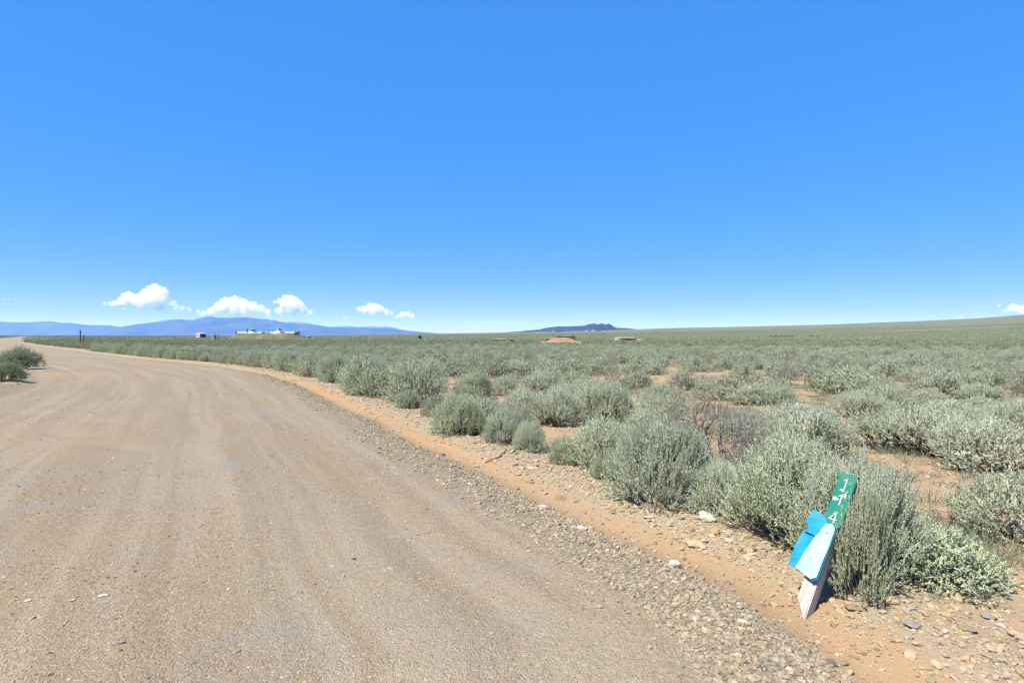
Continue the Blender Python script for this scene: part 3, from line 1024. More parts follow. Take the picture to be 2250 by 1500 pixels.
def shrub_field():
    """every other shrub of the plain: position, radius, height"""
    rg = np.random.default_rng(11)
    out = []
    for (r0, r1, cell) in ((4.0, 70.0, 1.30), (70.0, 230.0, 1.34)):
        n = int(r1 / cell) + 2
        I, J = np.meshgrid(np.arange(-n, n), np.arange(0, n))
        X = (I + 0.5 * (J % 2) + rg.uniform(-0.42, 0.42, I.shape)).ravel() * cell
        Y = (J + rg.uniform(-0.42, 0.42, I.shape)).ravel() * cell
        r = np.hypot(X, Y); az = np.abs(np.degrees(np.arctan2(X, Y)))
        k = (r >= r0) & (r < r1) & (az < 58)
        out.append(np.stack([X[k], Y[k]], -1))
    P = np.concatenate(out)
    s, u = road_su(P[:, 0], P[:, 1])
    r = np.hypot(P[:, 0], P[:, 1])
    den = fbm(P[:, 0] / 7.0, P[:, 1] / 7.0, 50, 3)
    keep = ((s > 2.3) | (s < -ROAD_W - 2.0)) & (rg.uniform(size=len(P)) < np.clip(0.97 + den * 1.0, 0.2, 1.0))
    keep &= ~((np.abs(P[:, 1] - 25.4 + (P[:, 0] + 17) * 0.1) < 2.2) & (P[:, 0] < -13))
    P = P[keep]; s = s[keep]
    W = rg.uniform(0.72, 1.48, len(P)) * np.where(rg.uniform(size=len(P)) < 0.15, 0.6, 1.0)
    Hh = W * rg.uniform(0.40, 0.54, len(P)) + 0.07
    ok = np.ones(len(P), bool)
    for (x, y, rr) in PLACED:
        ok &= np.hypot(P[:, 0] - x, P[:, 1] - y) > rr * 0.80 + W * 0.34
    for (x, y, a, b, an) in OPEN:
        q = ((P[:, 0] - x) / (a + W * 0.35)) ** 2 + ((P[:, 1] - y) / (b + W * 0.35)) ** 2
        ok &= q > 1
    fpx = 1125 + FPX * P[:, 0] / np.maximum(P[:, 1], 1)
    for (a_, b_, y0, y1) in ((1183, 1280, 105, 205), (1346, 1412, 118, 215), (1082, 1150, 115, 185), (1452, 1520, 60, 68)):
        ok &= ~((fpx > a_) & (fpx < b_) & (P[:, 1] > y0) & (P[:, 1] < y1))
    # keep the foreground to what was set by hand
    near = (np.hypot(P[:, 0], P[:, 1]) < 7.6) & (s > 0)
    ok &= ~near
    ok &= ~((P[:, 1] < 9.5) & (s < 2.9) & (s > 0))
    return P[ok], W[ok], Hh[ok], s[ok]


FP, FW, FH, FS = shrub_field()
ROW_EXTRA = []
rg_row = np.random.default_rng(5)
u_row = EU[np.searchsorted(E0[:, 1], 17.0)]


def road_row():
    """the close row of upright shrubs along the far verge"""
    P, W, H = [], [], []
    uu = 0.0
    base = float(np.interp(14.5, E0[:, 1], EU))
    u = base
    while u < base + 66:
        k = np.searchsorted(EU, u) - 1
        p = E0[k] + ED[k] * ((u - EU[k]) / EL[k])
        nrm = np.array([ED[k, 1], -ED[k, 0]]) / EL[k]
        q = p + nrm * rg_row.uniform(1.85, 2.5)
        w = rg_row.uniform(0.8, 1.35)
        P.append(q); W.append(w); H.append(w * rg_row.uniform(0.68, 0.86))
        u += w * rg_row.uniform(0.62, 0.95)
    return np.array(P), np.array(W), np.array(H)


RP, RW, RH = road_row()
ok = np.ones(len(FP), bool)
for p, w in zip(RP, RW):
    ok &= np.hypot(FP[:, 0] - p[0], FP[:, 1] - p[1]) > w * 0.42 + 0.2
FP, FW, FH, FS = FP[ok], FW[ok], FH[ok], FS[ok]


def field_things():
    """the shrubs that show largest are things of their own, the rest one mass"""
    global FP, FW, FH, FS
    y = FP[:, 1]; x = FP[:, 0]
    px = 1125 + FPX * x / np.maximum(y, 0.5)
    size = FW / np.maximum(y, 0.5)
    vis = (px > -20) & (px < 2270) & (y > 2)
    order = np.argsort(-np.where(vis, size, 0))
    n_row = len(RP)
    take = order[:300 - len(HAND) - n_row]
    taken = np.zeros(len(FP), bool); taken[take] = True
    rg = np.random.default_rng(91)
    hi = [('round', 0), ('round', 1), ('round', 2), ('gnarl', 0), ('gnarl', 1), ('round', 1), ('up', 1), ('dead', 1)]
    zz = height(FP[:, 0], FP[:, 1])
    marks = [(300, "below the mountains, left end"), (480, "below the camper"), (690, "below the mint green roofed house"),
             (900, "below the mountains, right end"), (1080, "below the small tree on the plain"), (1170, "below the low shed"),
             (1285, "below the red earth mound"), (1430, "below the low white house"), (1620, "just right of the low white house"),
             (1850, "below the far green slope"), (2050, "below the long right ridge"), (9999, "under the ridge at the right edge")]
    for i in take:
        x_, y_ = FP[i]
        p = px[i]
        mk = next(t for lim, t in marks if p < lim)
        big = FW[i] > 1.2
        if FS[i] < 0:
            lab, grp = "sagebrush standing left of the gravel road", "sagebrush left of the road"
        else:
            zone = "near brush" if y_ < 14 else ("second belt of brush" if y_ < 19 else "middle distance")
            lab = "%s sagebrush in the %s %s" % ("wide" if big else "small", zone, mk)
            grp = "sagebrush in the %s %s" % (zone, mk)
        if y_ < 15:
            kind, k = hi[rg.integers(0, len(hi))]
            ms, mf, H, R = PROTO[kind][k]
            root = empty("sagebrush", (x_, y_, zz[i] - 0.02), rg.uniform(0, 6.28))
            for nm, me in (("stems", ms), ("foliage", mf)):
                if me is None:
                    continue
                o = link(nm, me, None, root)
                o.scale = (FW[i] / (2 * R),) * 2 + (FH[i] / H,)
            tag(root, lab, "shrub", grp)
        else:
            o = link("sagebrush", MID[rg.integers(0, len(MID))], None, None, (x_, y_, zz[i] - 0.02))
            o.rotation_euler = (0, 0, rg.uniform(0, 6.28))
            o.scale = (FW[i],) * 2 + (FH[i] / 0.6,)
            tag(o, lab, "shrub", grp)
    rz = height(RP[:, 0], RP[:, 1])
    for i in range(len(RP)):
        o = link("sagebrush", MIDUP[rg.integers(0, 3)], None, None, (RP[i, 0], RP[i, 1], rz[i] - 0.02))
        o.rotation_euler = (0, 0, rg.uniform(0, 6.28))
        o.scale = (RW[i],) * 2 + (RH[i] / 0.6,)
        rpx = 1125 + FPX * RP[i, 0] / RP[i, 1]
        wh = ("left of the camper", "below the camper", "below the mint house, left half", "below the mint house, right half", "right of the mint green house")[
            int(np.searchsorted([400, 490, 580, 660], rpx))]
        tag(o, "%s sagebrush in the row along the bend, %s" % ("tall" if RH[i] > 0.79 else "low", wh), "shrub", "row along the road bend, " + wh)
    FP, FW, FH, FS = FP[~taken], FW[~taken], FH[~taken], FS[~taken]


field_things()


def field_mass():
    r = np.hypot(FP[:, 0], FP[:, 1])
    z = height(FP[:, 0], FP[:, 1])
    rg = np.random.default_rng(14)
    n = len(FP)
    mid = r < 75
    idx = np.where(mid, rg.integers(0, len(MID), n), len(MID) + rg.integers(0, len(FAR), n))
    pts = np.stack([FP[:, 0], FP[:, 1], z - 0.02], -1)
    rot = np.stack([np.zeros(n), np.zeros(n), rg.uniform(0, 6.28, n)], -1)
    scl = np.stack([FW, FW, FH / 0.6], -1)
    # patches farther out
    cell = 12.0
    m = 110
    I, J = np.meshgrid(np.arange(-m, m), np.arange(0, m))
    X = (I.ravel() + rg.uniform(-0.2, 0.2, I.size)) * cell; Y = (J.ravel() + rg.uniform(-0.2, 0.2, I.size)) * cell
    rr = np.hypot(X, Y); az = np.abs(np.degrees(np.arctan2(X, Y)))
    s, u = road_su(X, Y)
    den = fbm(X / 160.0, Y / 60.0, 71, 3)
    k = (rr > 222) & (rr < 1250) & (az < 55) & ((s > 9) | (s < -ROAD_W - 9)) & (rg.uniform(size=len(X)) < np.clip(1.0 + den * 0.8 - sstep(500, 1250, rr) * 0.7, 0.05, 1))
    X, Y = X[k], Y[k]
    z2 = height(X, Y)
    n2 = len(X)
    pts = np.concatenate([pts, np.stack([X, Y, z2 - 0.05], -1)])
    rot = np.concatenate([rot, np.stack([np.zeros(n2), np.zeros(n2), rg.integers(0, 4, n2) * math.pi / 2], -1)])
    sc = rg.uniform(0.95, 1.1, n2)
    scl = np.concatenate([scl, np.stack([sc, sc, sc], -1)])
    idx = np.concatenate([idx, len(MID) + len(FAR) + rg.integers(0, len(PATCH), n2)])
    scatter("sagebrush_plain", pts, rot, scl, idx, MID + FAR + PATCH, "far sagebrush covering the plain to the horizon as one mass")


field_mass()


# ------------------------------------------------------------------ grass tufts
def tuft_mesh(k, n=70, H=0.13, spread=0.09, wide=0.004):
    rg = np.random.default_rng(3000 + k)
    th = rg.uniform(0, 6.28, n); f = np.sqrt(rg.uniform(0, 1, n))
    P = np.stack([np.cos(th) * f * spread, np.sin(th) * f * spread, np.full(n, -0.005)], -1)
    D = unit(np.array([0, 0, 1.0]) + P * 6 + rg.normal(size=(n, 3)) * 0.35)
    V, Q = blades(P, D, H * rg.uniform(0.4, 1.2, n), np.full(n, wide), rg, 0.15)
    me = mesh_np("tuft_%d" % k, V, Q)
    fattr(me, "tint", np.repeat(rg.uniform(0, 1, n), 4))
    me.materials.append(M_TUFT)
    return me


TUFTS = [tuft_mesh(0), tuft_mesh(1, 60, 0.08, 0.12, 0.006), tuft_mesh(2, 90, 0.16, 0.10, 0.004), tuft_mesh(3, 110, 0.045, 0.13, 0.010)]


def grass():
    rg = np.random.default_rng(77)
    n = 26000
    r = 3.0 + 57 * rg.uniform(0, 1, n) ** 1.4
    az = np.radians(rg.uniform(-48, 50, n))
    X = r * np.sin(az); Y = r * np.cos(az)
    s, u = road_su(X, Y)
    clump = fbm(X / 0.9, Y / 0.9, 33, 3) + 0.5 * fbm(X / 6, Y / 6, 34, 2)
    p = np.where(s > 2.0, np.clip(0.10 + clump * 1.3, 0.01, 1), np.where(s > 0.15, 0.018 * (clump > 0.1), 0.0))
    p = np.where(s < -ROAD_W - 1, np.clip(0.2 + clump, 0, 1), p)
    k = rg.uniform(size=n) < p
    X, Y, s = X[k], Y[k], s[k]
    z = height(X, Y); m = len(X)
    sc = rg.uniform(0.5, 1.25, m) * np.where(s > 2.0, 1.0, 0.5) * (1 + np.hypot(X, Y) / 60)
    scatter("grass_tufts", np.stack([X, Y, z], -1), np.stack([np.zeros(m), np.zeros(m), rg.uniform(0, 6.28, m)], -1),
            np.stack([sc, sc, sc], -1), rg.integers(0, 4, m), TUFTS, "small grey-green grass tufts and ground cover between shrubs")


grass()



def litter_mesh(k):
    rg = np.random.default_rng(4000 + k)
    P0, P1, ra, rb = [], [], [], []
    p = np.array([0.0, 0.0, 0.004]); d = np.array([1.0, 0, 0.03])
    for i in range(4):
        q = p + unit(d + rg.normal(size=3) * np.array([0.3, 0.4, 0.08])) * 0.25
        P0.append(p); P1.append(q); ra.append(0.018 - 0.003 * i); rb.append(0.015 - 0.003 * i)
        if i in (1, 2):
            e = p + unit(np.array([0.7, rg.choice([-1, 1]) * 0.8, 0.15]) + rg.normal(size=3) * 0.2) * 0.28
            P0.append(p); P1.append(e); ra.append(0.010); rb.append(0.004)
        p = q
    V, Q = tubes(np.array(P0), np.array(P1), np.array(ra), np.array(rb), 4)
    me = mesh_np("twig_%d" % k, V, Q)
    me.materials.append(M_DEAD if k % 2 else M_BARK)
    return me


def litter():
    rg = np.random.default_rng(78)
    n = 16000
    r = 3.2 + 30 * rg.uniform(0, 1, n) ** 1.3
    az = np.radians(rg.uniform(-30, 46, n))
    X = r * np.sin(az); Y = r * np.cos(az)
    s, u = road_su(X, Y)
    near = np.full(n, 9.0)
    for (x, y, rr) in PLACED:
        near = np.minimum(near, np.hypot(X - x, Y - y) / rr)
    p = np.where(s > 1.3, np.clip(1.5 - near, 0.06, 0.9), 0.004 * (s > 0.1))
    k = rg.uniform(size=n) < p
    X, Y = X[k], Y[k]
    m = len(X)
    z = height(X, Y)
    sc = rg.uniform(0.05, 0.22, m)
    scatter("twig_litter", np.stack([X, Y, z + 0.004], -1), np.stack([rg.normal(0, 0.08, m), rg.normal(0, 0.08, m), rg.uniform(0, 6.28, m)], -1),
            np.stack([sc, sc, sc], -1), rg.integers(0, 6, m), [litter_mesh(k) for k in range(6)], "dry twigs littering the soil under the shrubs")


litter()


# ------------------------------------------------------------------ stones
def stone_mat(name, stops, bump=0.4):
    t = NT(name)
    rnd = t.n("ShaderNodeObjectInfo").outputs['Random']
    tc = t.n("ShaderNodeTexCoord").outputs['Object']
    c = t.ramp(rnd, stops)
    f = t.noise(tc, 3.0, 4)
    c = t.mix(t.math('MULTIPLY', f, 0.55), c, (0.40, 0.32, 0.24))
    c = t.mix(1.0, c, (1.0, 0.965, 0.86), 'MULTIPLY')
    nrm = t.bump(t.noise(tc, 7.0, 4), bump, 0.1)
    return t.surf(t.bsdf(c, 0.85, 0.25, nrm))


GRAVEL_STOPS = [(0.0, (0.11, 0.107, 0.098)), (0.16, (0.21, 0.196, 0.170)), (0.34, (0.305, 0.278, 0.235)), (0.52, (0.395, 0.345, 0.275)),
                (0.66, (0.38, 0.275, 0.175)), (0.80, (0.50, 0.45, 0.37)), (0.92, (0.245, 0.242, 0.232)), (1.0, (0.62, 0.58, 0.51))]
PALE_STOPS = [(0.0, (0.24, 0.22, 0.19)), (0.2, (0.40, 0.335, 0.25)), (0.45, (0.50, 0.42, 0.31)), (0.65, (0.47, 0.335, 0.205)),
              (0.82, (0.58, 0.51, 0.41)), (1.0, (0.33, 0.315, 0.29))]
ROAD_STOPS = [(0.0, (0.10, 0.095, 0.085)), (0.12, (0.20, 0.175, 0.14)), (0.3, (0.29, 0.24, 0.185)), (0.5, (0.35, 0.28, 0.205)), (0.68, (0.43, 0.37, 0.295)),
              (0.82, (0.32, 0.31, 0.285)), (0.93, (0.53, 0.48, 0.41)), (1.0, (0.40, 0.28, 0.18))]
M_GRAVEL = stone_mat("gravel_stone", GRAVEL_STOPS)
M_PALE = stone_mat("pale_gravel_stone", PALE_STOPS)
M_ROADST = stone_mat("road_stone", ROAD_STOPS)


def rock_mesh(name, seed, sub=1, flat=0.6, rough=0.25, elong=1.3, mat=None, smooth=False):
    rg = np.random.default_rng(seed)
    bm = bmesh.new()
    bmesh.ops.create_icosphere(bm, subdivisions=sub, radius=0.5)
    V = np.array([v.co[:] for v in bm.verts])
    ax = rg.normal(size=(7, 3)); ax /= np.linalg.norm(ax, axis=1, keepdims=True)
    d = np.ones(len(V))
    U = unit(V)
    for a in ax:                                           # chop facets
        lim = rg.uniform(0.62, 0.95)
        dd = U @ a
        d = np.where(dd > lim * 0.98, np.minimum(d, lim / np.maximum(dd, 1e-3)), d)
    d *= 1 + rough * (fbm(U[:, 0] * 2 + seed, U[:, 1] * 2 + U[:, 2] * 1.7, seed, 3))
    V = U * 0.5 * d[:, None] * np.array([elong, 1.0, flat])
    for v, c in zip(bm.verts, V):
        v.co = c
    me = bpy.data.meshes.new(name)
    bm.to_mesh(me); bm.free()
    if smooth:
        me.polygons.foreach_set("use_smooth", np.ones(len(me.polygons), bool))
    if mat:
        me.materials.append(mat)
    return me


G_GRAV = [rock_mesh("gravel_%d" % k, 40 + k, 1, 0.65, 0.35, 1.25, M_GRAVEL) for k in range(6)]
G_PALE = [rock_mesh("pale_gravel_%d" % k, 60 + k, 1, 0.6, 0.35, 1.3, M_PALE) for k in range(6)]
G_ROAD = [rock_mesh("road_stone_%d" % k, 80 + k, 1, 0.42, 0.3, 1.4, M_ROADST) for k in range(6)]


def stones(name, meshes, n, rmin, rmax, power, prob, size, label, seed, az=(-50, 50), sink=0.25):
    rg = np.random.default_rng(seed)
    r = rmin * (rmax / rmin) ** (rg.uniform(0, 1, n) ** power)
    a = np.radians(rg.uniform(az[0], az[1], n))
    X = r * np.sin(a); Y = r * np.cos(a)
    s, u = road_su(X, Y)
    wig = 0.18 * fbm(X / 0.6, Y / 0.6, 21, 3) + 0.12 * fbm(X / 2.2, Y / 2.2, 23, 2)
    k = rg.uniform(size=n) < prob(s + wig, X, Y, r)
    X, Y, s, r = X[k], Y[k], s[k], r[k]
    z = height(X, Y); m = len(X)
    d = size(rg, m, r)
    rot = np.stack([rg.normal(0, 0.25, m), rg.normal(0, 0.25, m), rg.uniform(0, 6.28, m)], -1)
    scatter(name, np.stack([X, Y, z + d * (0.22 - sink)], -1), rot, np.stack([d, d, d], -1), rg.integers(0, len(meshes), m), meshes, label)
    return m


def lognorm(a, sg, lo, hi, grow=0.0):
    def f(rg, m, r):
        return np.clip(a * np.exp(rg.normal(0, sg, m)), lo, hi) * (1 + grow * r)
    return f


N1 = stones("road_gravel", G_ROAD, 190000, 2.2, 26, 0.85,
            lambda s, X, Y, r: np.where((s < 0.02) & (s > -ROAD_W - 0.2), np.clip(0.30 + 0.8 * fbm(X / 0.8, Y / 0.8, 90, 3) + 0.5 * fbm(X / 3, Y / 3, 91, 2), 0.03, 1), 0),
            lognorm(0.009, 0.45, 0.005, 0.034, 0.04), "small stones bedded in the road surface", 1, (-46, 26), 0.22)
N2 = stones("verge_gravel", G_GRAV, 260000, 2.3, 30, 0.85,
            lambda s, X, Y, r: np.where((s > -0.03) & (s < 0.68), np.clip(1.35 - np.abs(s - 0.29) * 1.5, 0.15, 1), np.where((s > -0.3) & (s <= 0), 0.05, np.where((s > 0.6) & (s < 1.1), 0.07, 0))),
            lognorm(0.0145, 0.48, 0.007, 0.048, 0.028), "loose grey gravel heaped along the edge of the road", 2, (-38, 34), 0.12)
N3 = stones("shoulder_gravel", G_PALE, 170000, 2.6, 40, 0.85,
            lambda s, X, Y, r: np.where((s > 1.02) & (s < 2.1), np.clip(1.2 - np.abs(s - 1.5) * 1.3, 0.1, 1) * np.where(X > 2.0, 0.5, 1), np.where((s > 0.8) & (s < 1.05), 0.06, 0)),
            lognorm(0.019, 0.45, 0.008, 0.065, 0.03), "pale gravel on the shoulder under the shrubs", 3, (-40, 46), 0.12)
N4 = stones("soil_gravel", G_PALE, 120000, 3.2, 40, 0.8,
            lambda s, X, Y, r: np.where(s > 2.0, np.clip(0.35 + 0.8 * fbm(X / 0.7, Y / 0.7, 95, 3), 0.03, 1), np.where((s < -ROAD_W) & (s > -ROAD_W - 1.0), 1.0, 0)),
            lognorm(0.020, 0.5, 0.008, 0.07, 0.02), "scattered stones on the orange soil between shrubs", 4, (-44, 46), 0.15)



# ------------------------------------------------------------------ single stones
def solid_stone(name, base, dark, light, seed):
    t = NT(name)
    tc = t.n("ShaderNodeTexCoord").outputs['Object']
    f = t.noise(tc, 2.2, 5, 0.6)
    c = t.mix(t.smooth(f, 0.35, 0.7), base, light)
    c = t.mix(t.math('MULTIPLY', t.smooth(t.noise(tc, 1.1, 3), 0.56, 0.68), 0.7), c, dark)
    return t.surf(t.bsdf(c, 0.8, 0.3, t.bump(t.noise(tc, 6.0, 5), 0.45, 0.08)))


ST = {
    'white': solid_stone("white_stone", (0.50, 0.45, 0.385), (0.33, 0.28, 0.22), (0.62, 0.58, 0.52), 0),
    'ochre': solid_stone("ochre_stone", (0.47, 0.30, 0.13), (0.33, 0.21, 0.10), (0.56, 0.40, 0.21), 1),
    'tan': solid_stone("tan_stone", (0.43, 0.33, 0.20), (0.30, 0.225, 0.14), (0.52, 0.42, 0.28), 2),
    'grey': solid_stone("grey_stone", (0.25, 0.24, 0.225), (0.16, 0.155, 0.15), (0.34, 0.32, 0.29), 3),
    'dark': solid_stone("dark_stone", (0.13, 0.125, 0.12), (0.08, 0.08, 0.08), (0.19, 0.18, 0.165), 4),
    'brown': solid_stone("brown_stone", (0.28, 0.205, 0.14), (0.17, 0.125, 0.09), (0.37, 0.285, 0.20), 5),
    'rose': solid_stone("rose_stone", (0.42, 0.26, 0.20), (0.30, 0.18, 0.14), (0.50, 0.35, 0.28), 6),
}
# photo column, row of the foot, width px, height px, colour, turn, roundness, label
STONES = [
    (1552, 1160, 46, 30, 'white', -0.75, 2, "white boulder at the foot of the roadside sagebrush, largest stone"),
    (1574, 1187, 20, 20, 'ochre', 0.4, 2, "round ochre stone just below the white boulder"),
    (1528, 1202, 38, 20, 'tan', -0.6, 2, "long tan stone left of the round ochre one"),
    (1603, 1203, 20, 15, 'white', 0.2, 2, "small pale stone right of the long tan one"),
    (1628, 1219, 15, 14, 'brown', 1.0, 2, "small brown round stone on the pale gravel"),
    (1652, 1231, 24, 10, 'white', 0.1, 1, "flat white stone with a dark pebble beside it"),
    (1660, 1222, 13, 11, 'dark', 0.8, 2, "dark pebble beside the flat white stone"),
    (1483, 1248, 32, 24, 'white', -0.4, 1, "white angular stone in the sandy rut"),
    (1498, 1265, 14, 13, 'rose', 0.9, 1, "pinkish stone just below the white angular one"),
    (1462, 1268, 20, 15, 'tan', 0.3, 1, "tan lump left of the pinkish stone"),
    (1428, 1147, 24, 12, 'white', 0.2, 1, "flat white stone at the left of the boulder"),
    (1502, 1138, 26, 14, 'ochre', 0.5, 1, "ochre lump in the shade of the big upright sagebrush"),
    (1280, 1163, 24, 16, 'white', -0.3, 2, "pale stone on the edge of the sandy rut, half way up"),
    (1193, 1114, 19, 14, 'white', -0.2, 2, "pale stone on the left of the sandy rut"),
    (1167, 1037, 16, 10, 'white', 0.0, 2, "white stone on the gravel below the little low sagebrush"),
    (972, 994, 13, 7, 'dark', 0.1, 2, "small dark stone in the upper sandy rut"),
    (920, 922, 12, 7, 'white', 0.1, 2, "pale stone on the gravel beside the row of shrubs"),
    (776, 1229, 10, 7, 'dark', 0.4, 1, "lone dark stone on the bare road"),
    (621, 838, 9, 5, 'tan', 0.0, 2, "tan stone at the far start of the sandy rut"),
    (1880, 1350, 40, 13, 'brown', -0.35, 2, "long flat brownish stone right of the post foot"),
    (1962, 1345, 36, 22, 'tan', 0.5, 1, "broad tan stone right of the leaning post"),
    (1968, 1322, 28, 18, 'brown', -0.6, 1, "brown stone in the shade behind the broad tan one"),
    (2010, 1396, 38, 17, 'grey', -0.1, 1, "grey block with a flat top right of the post"),
    (2124, 1408, 42, 20, 'brown', -0.6, 1, "tilted brown slab near the lower right corner"),
    (2176, 1372, 34, 18, 'grey', -0.5, 1, "grey slab behind the tilted brown one"),
    (2206, 1390, 20, 13, 'white', -0.7, 1, "white shard right of the grey slab"),
    (2084, 1372, 22, 12, 'ochre', -0.3, 2, "ochre stone left of the grey slab"),
    (2082, 1410, 15, 12, 'white', 0.2, 1, "small white stone left of the tilted brown slab"),
    (1832, 1452, 26, 17, 'dark', -0.5, 2, "dark grey cobble in the gravel near the bottom edge"),
    (1858, 1447, 22, 12, 'brown', 0.3, 1, "brown stone beside the dark grey cobble"),
    (1723, 1472, 20, 12, 'ochre', -0.4, 1, "ochre stone in the gravel at the bottom"),
    (1634, 1381, 26, 9, 'white', -0.25, 1, "narrow white stone in the loose gravel"),
    (1672, 1490, 18, 15, 'dark', 0.7, 2, "dark cobble on the bottom edge below the ochre one"),
    (1555, 1402, 24, 12, 'tan', -0.2, 1, "tan stone in the loose gravel left of the narrow white one"),
    (1493, 1358, 14, 10, 'ochre', 0.2, 2, "little orange stone in the loose gravel"),
    (2240, 1415, 36, 22, 'tan', 0.1, 1, "tan block cut by the right edge"),
    (152, 1324, 15, 6, 'white', 0.1, 1, "flat white stone bedded in the road at the left"),
    (224, 1314, 20, 7, 'white', 0.25, 1, "long pale stone bedded in the road at the left"),
    (264, 1418, 15, 9, 'grey', 0.3, 2, "blue-grey cobble bedded in the road near the bottom left"),
    (56, 1324, 14, 7, 'white', 0.2, 2, "pale stone bedded in the road at the far left"),
    (233, 1272, 9, 5, 'dark', 0.0, 1, "dark stone on the road above the pale bedded ones"),
]


def place_stones():
    for k, (px, py, w, h, colr, rz, sub, label) in enumerate(STONES):
        x, y = ground_px(px, py)
        mpp = EYE / (py - HORIZ)
        W = w * mpp; Hh = h * mpp
        me = rock_mesh("stone", 700 + k * 3, 3 if sub == 2 else 2, 1.0, 0.22 if sub == 2 else 0.4, 1.0, ST[colr], sub == 2)
        y2 = y + W * 0.3
        x2 = x * y2 / y
        o = link("stone", me, None, None, (x2, y2, hz(x2, y2) + Hh * 0.22))
        # the view looks down on the top of a stone, so its height is less than it seems
        o.scale = (W * 1.06, W * 0.8, max(Hh * 0.72, W * 0.28))
        o.rotation_euler = (0.12 * math.sin(k), 0.1 * math.cos(k * 2), rz)
        tag(o, label, "stone")


place_stones()


def polytube(name, paths, mat, sides=6):
    """branching stick: list of (points, radii)"""
    VV, QQ = [], []
    off = 0
    for pts, rr in paths:
        pts = np.array(pts, float); rr = np.array(rr, float)
        n = len(pts)
        d = np.gradient(pts, axis=0); d = unit(d)
        ref = np.array([0, 0, 1.0]) if abs(d[0, 2]) < 0.8 else np.array([1.0, 0, 0])
        a = unit(np.cross(d, ref)); b = np.cross(d, a)
        ang = np.arange(sides) * 2 * math.pi / sides
        V = pts[:, None, :] + rr[:, None, None] * (a[:, None, :] * np.cos(ang)[None, :, None] + b[:, None, :] * np.sin(ang)[None, :, None])
        V = V.reshape(-1, 3)
        i = np.arange(n - 1)[:, None] * sides; k = np.arange(sides)[None, :]; kn = (k + 1) % sides
        Q = np.stack([i + k, i + kn, i + sides + kn, i + sides + k], -1).reshape(-1, 4)
        VV.append(V); QQ.append(Q + off); off += len(V)
    me = mesh_np(name, np.concatenate(VV), np.concatenate(QQ), smooth=True)
    me.materials.append(mat)
    return me


def lay(px, py, lift):
    x, y = ground_px(px, py)
    return (x, y, hz(x, y) + lift)


tag(link("stick", polytube("stick", [([lay(1066, 1014, .012), lay(1080, 1012, .014), lay(1096, 1010, .02), lay(1106, 1004, .02), lay(1112, 997, .03)],
                                      [.008, .011, .011, .009, .006])], M_BARK)),
    "curved grey stick lying on the gravel below the shrubs", "stick")
tag(link("dead_branch", polytube("dead_branch", [
    ([lay(1868, 946, .03), lay(1890, 945, .05), lay(1908, 944, .06), lay(1916, 945, .03)], [.010, .022, .03, .018]),
    ([lay(1908, 944, .06), lay(1907, 944, .16), lay(1898, 944, .26), lay(1884, 944, .36)], [.022, .016, .011, .005]),
    ([lay(1907, 944, .14), lay(1909, 944, .26), lay(1906, 944, .36)], [.012, .009, .004]),
    ([lay(1890, 945, .05), lay(1876, 950, .04), lay(1862, 953, .03)], [.012, .008, .004])], M_DEAD)),
    "pale dead forked branch lying on the orange soil", "dead branch")
tag(link("dead_branch", polytube("dead_branch", [
    ([lay(1592, 1042, .04), lay(1612, 1020, .10), lay(1585, 1006, .2), lay(1560, 1000, .34)], [.012, .012, .009, .004]),
    ([lay(1612, 1020, .10), lay(1630, 1028, .12), lay(1655, 1038, .05)], [.010, .008, .004])], M_DEAD)),
    "grey dead branch under the half dead sagebrush", "dead branch")


# ------------------------------------------------------------------ the leaning sign post
def box_mesh(name, sx, sy, sz, mat, bevel=0.0, segs=2):
    bm = bmesh.new()
    bmesh.ops.create_cube(bm, size=1)
    for v in bm.verts:
        v.co = Vector((v.co.x * sx, v.co.y * sy, v.co.z * sz))
    if bevel:
        bmesh.ops.bevel(bm, geom=bm.edges[:], offset=bevel, segments=segs, affect='EDGES', profile=0.6)
    me = bpy.data.meshes.new(name)
    bm.to_mesh(me); bm.free()
    if mat:
        me.materials.append(mat)
    return me


def weathered_wood():
    t = NT("weathered_post_wood")
    tc = t.n("ShaderNodeTexCoord").outputs['Object']
    mp = t.n("ShaderNodeMapping"); t.set(mp.inputs[0], tc); mp.inputs['Scale'].default_value = (38, 38, 2.2)
    g = t.noise(mp.outputs[0], 1.0, 6, 0.65)
    mp2 = t.n("ShaderNodeMapping"); t.set(mp2.inputs[0], tc); mp2.inputs['Scale'].default_value = (150, 150, 5)
    g2 = t.noise(mp2.outputs[0], 1.0, 3, 0.6)
    c = t.mix(t.smooth(g, 0.3, 0.7), (0.37, 0.335, 0.305), (0.56, 0.52, 0.485))
    c = t.mix(t.math('MULTIPLY', t.smooth(g2, 0.58, 0.68), 0.7), c, (0.13, 0.105, 0.085))
    h = t.math('ADD', g, t.math('MULTIPLY', g2, 0.6))
    return t.surf(t.bsdf(c, 0.9, 0.15, t.bump(h, 0.5, 0.004)))


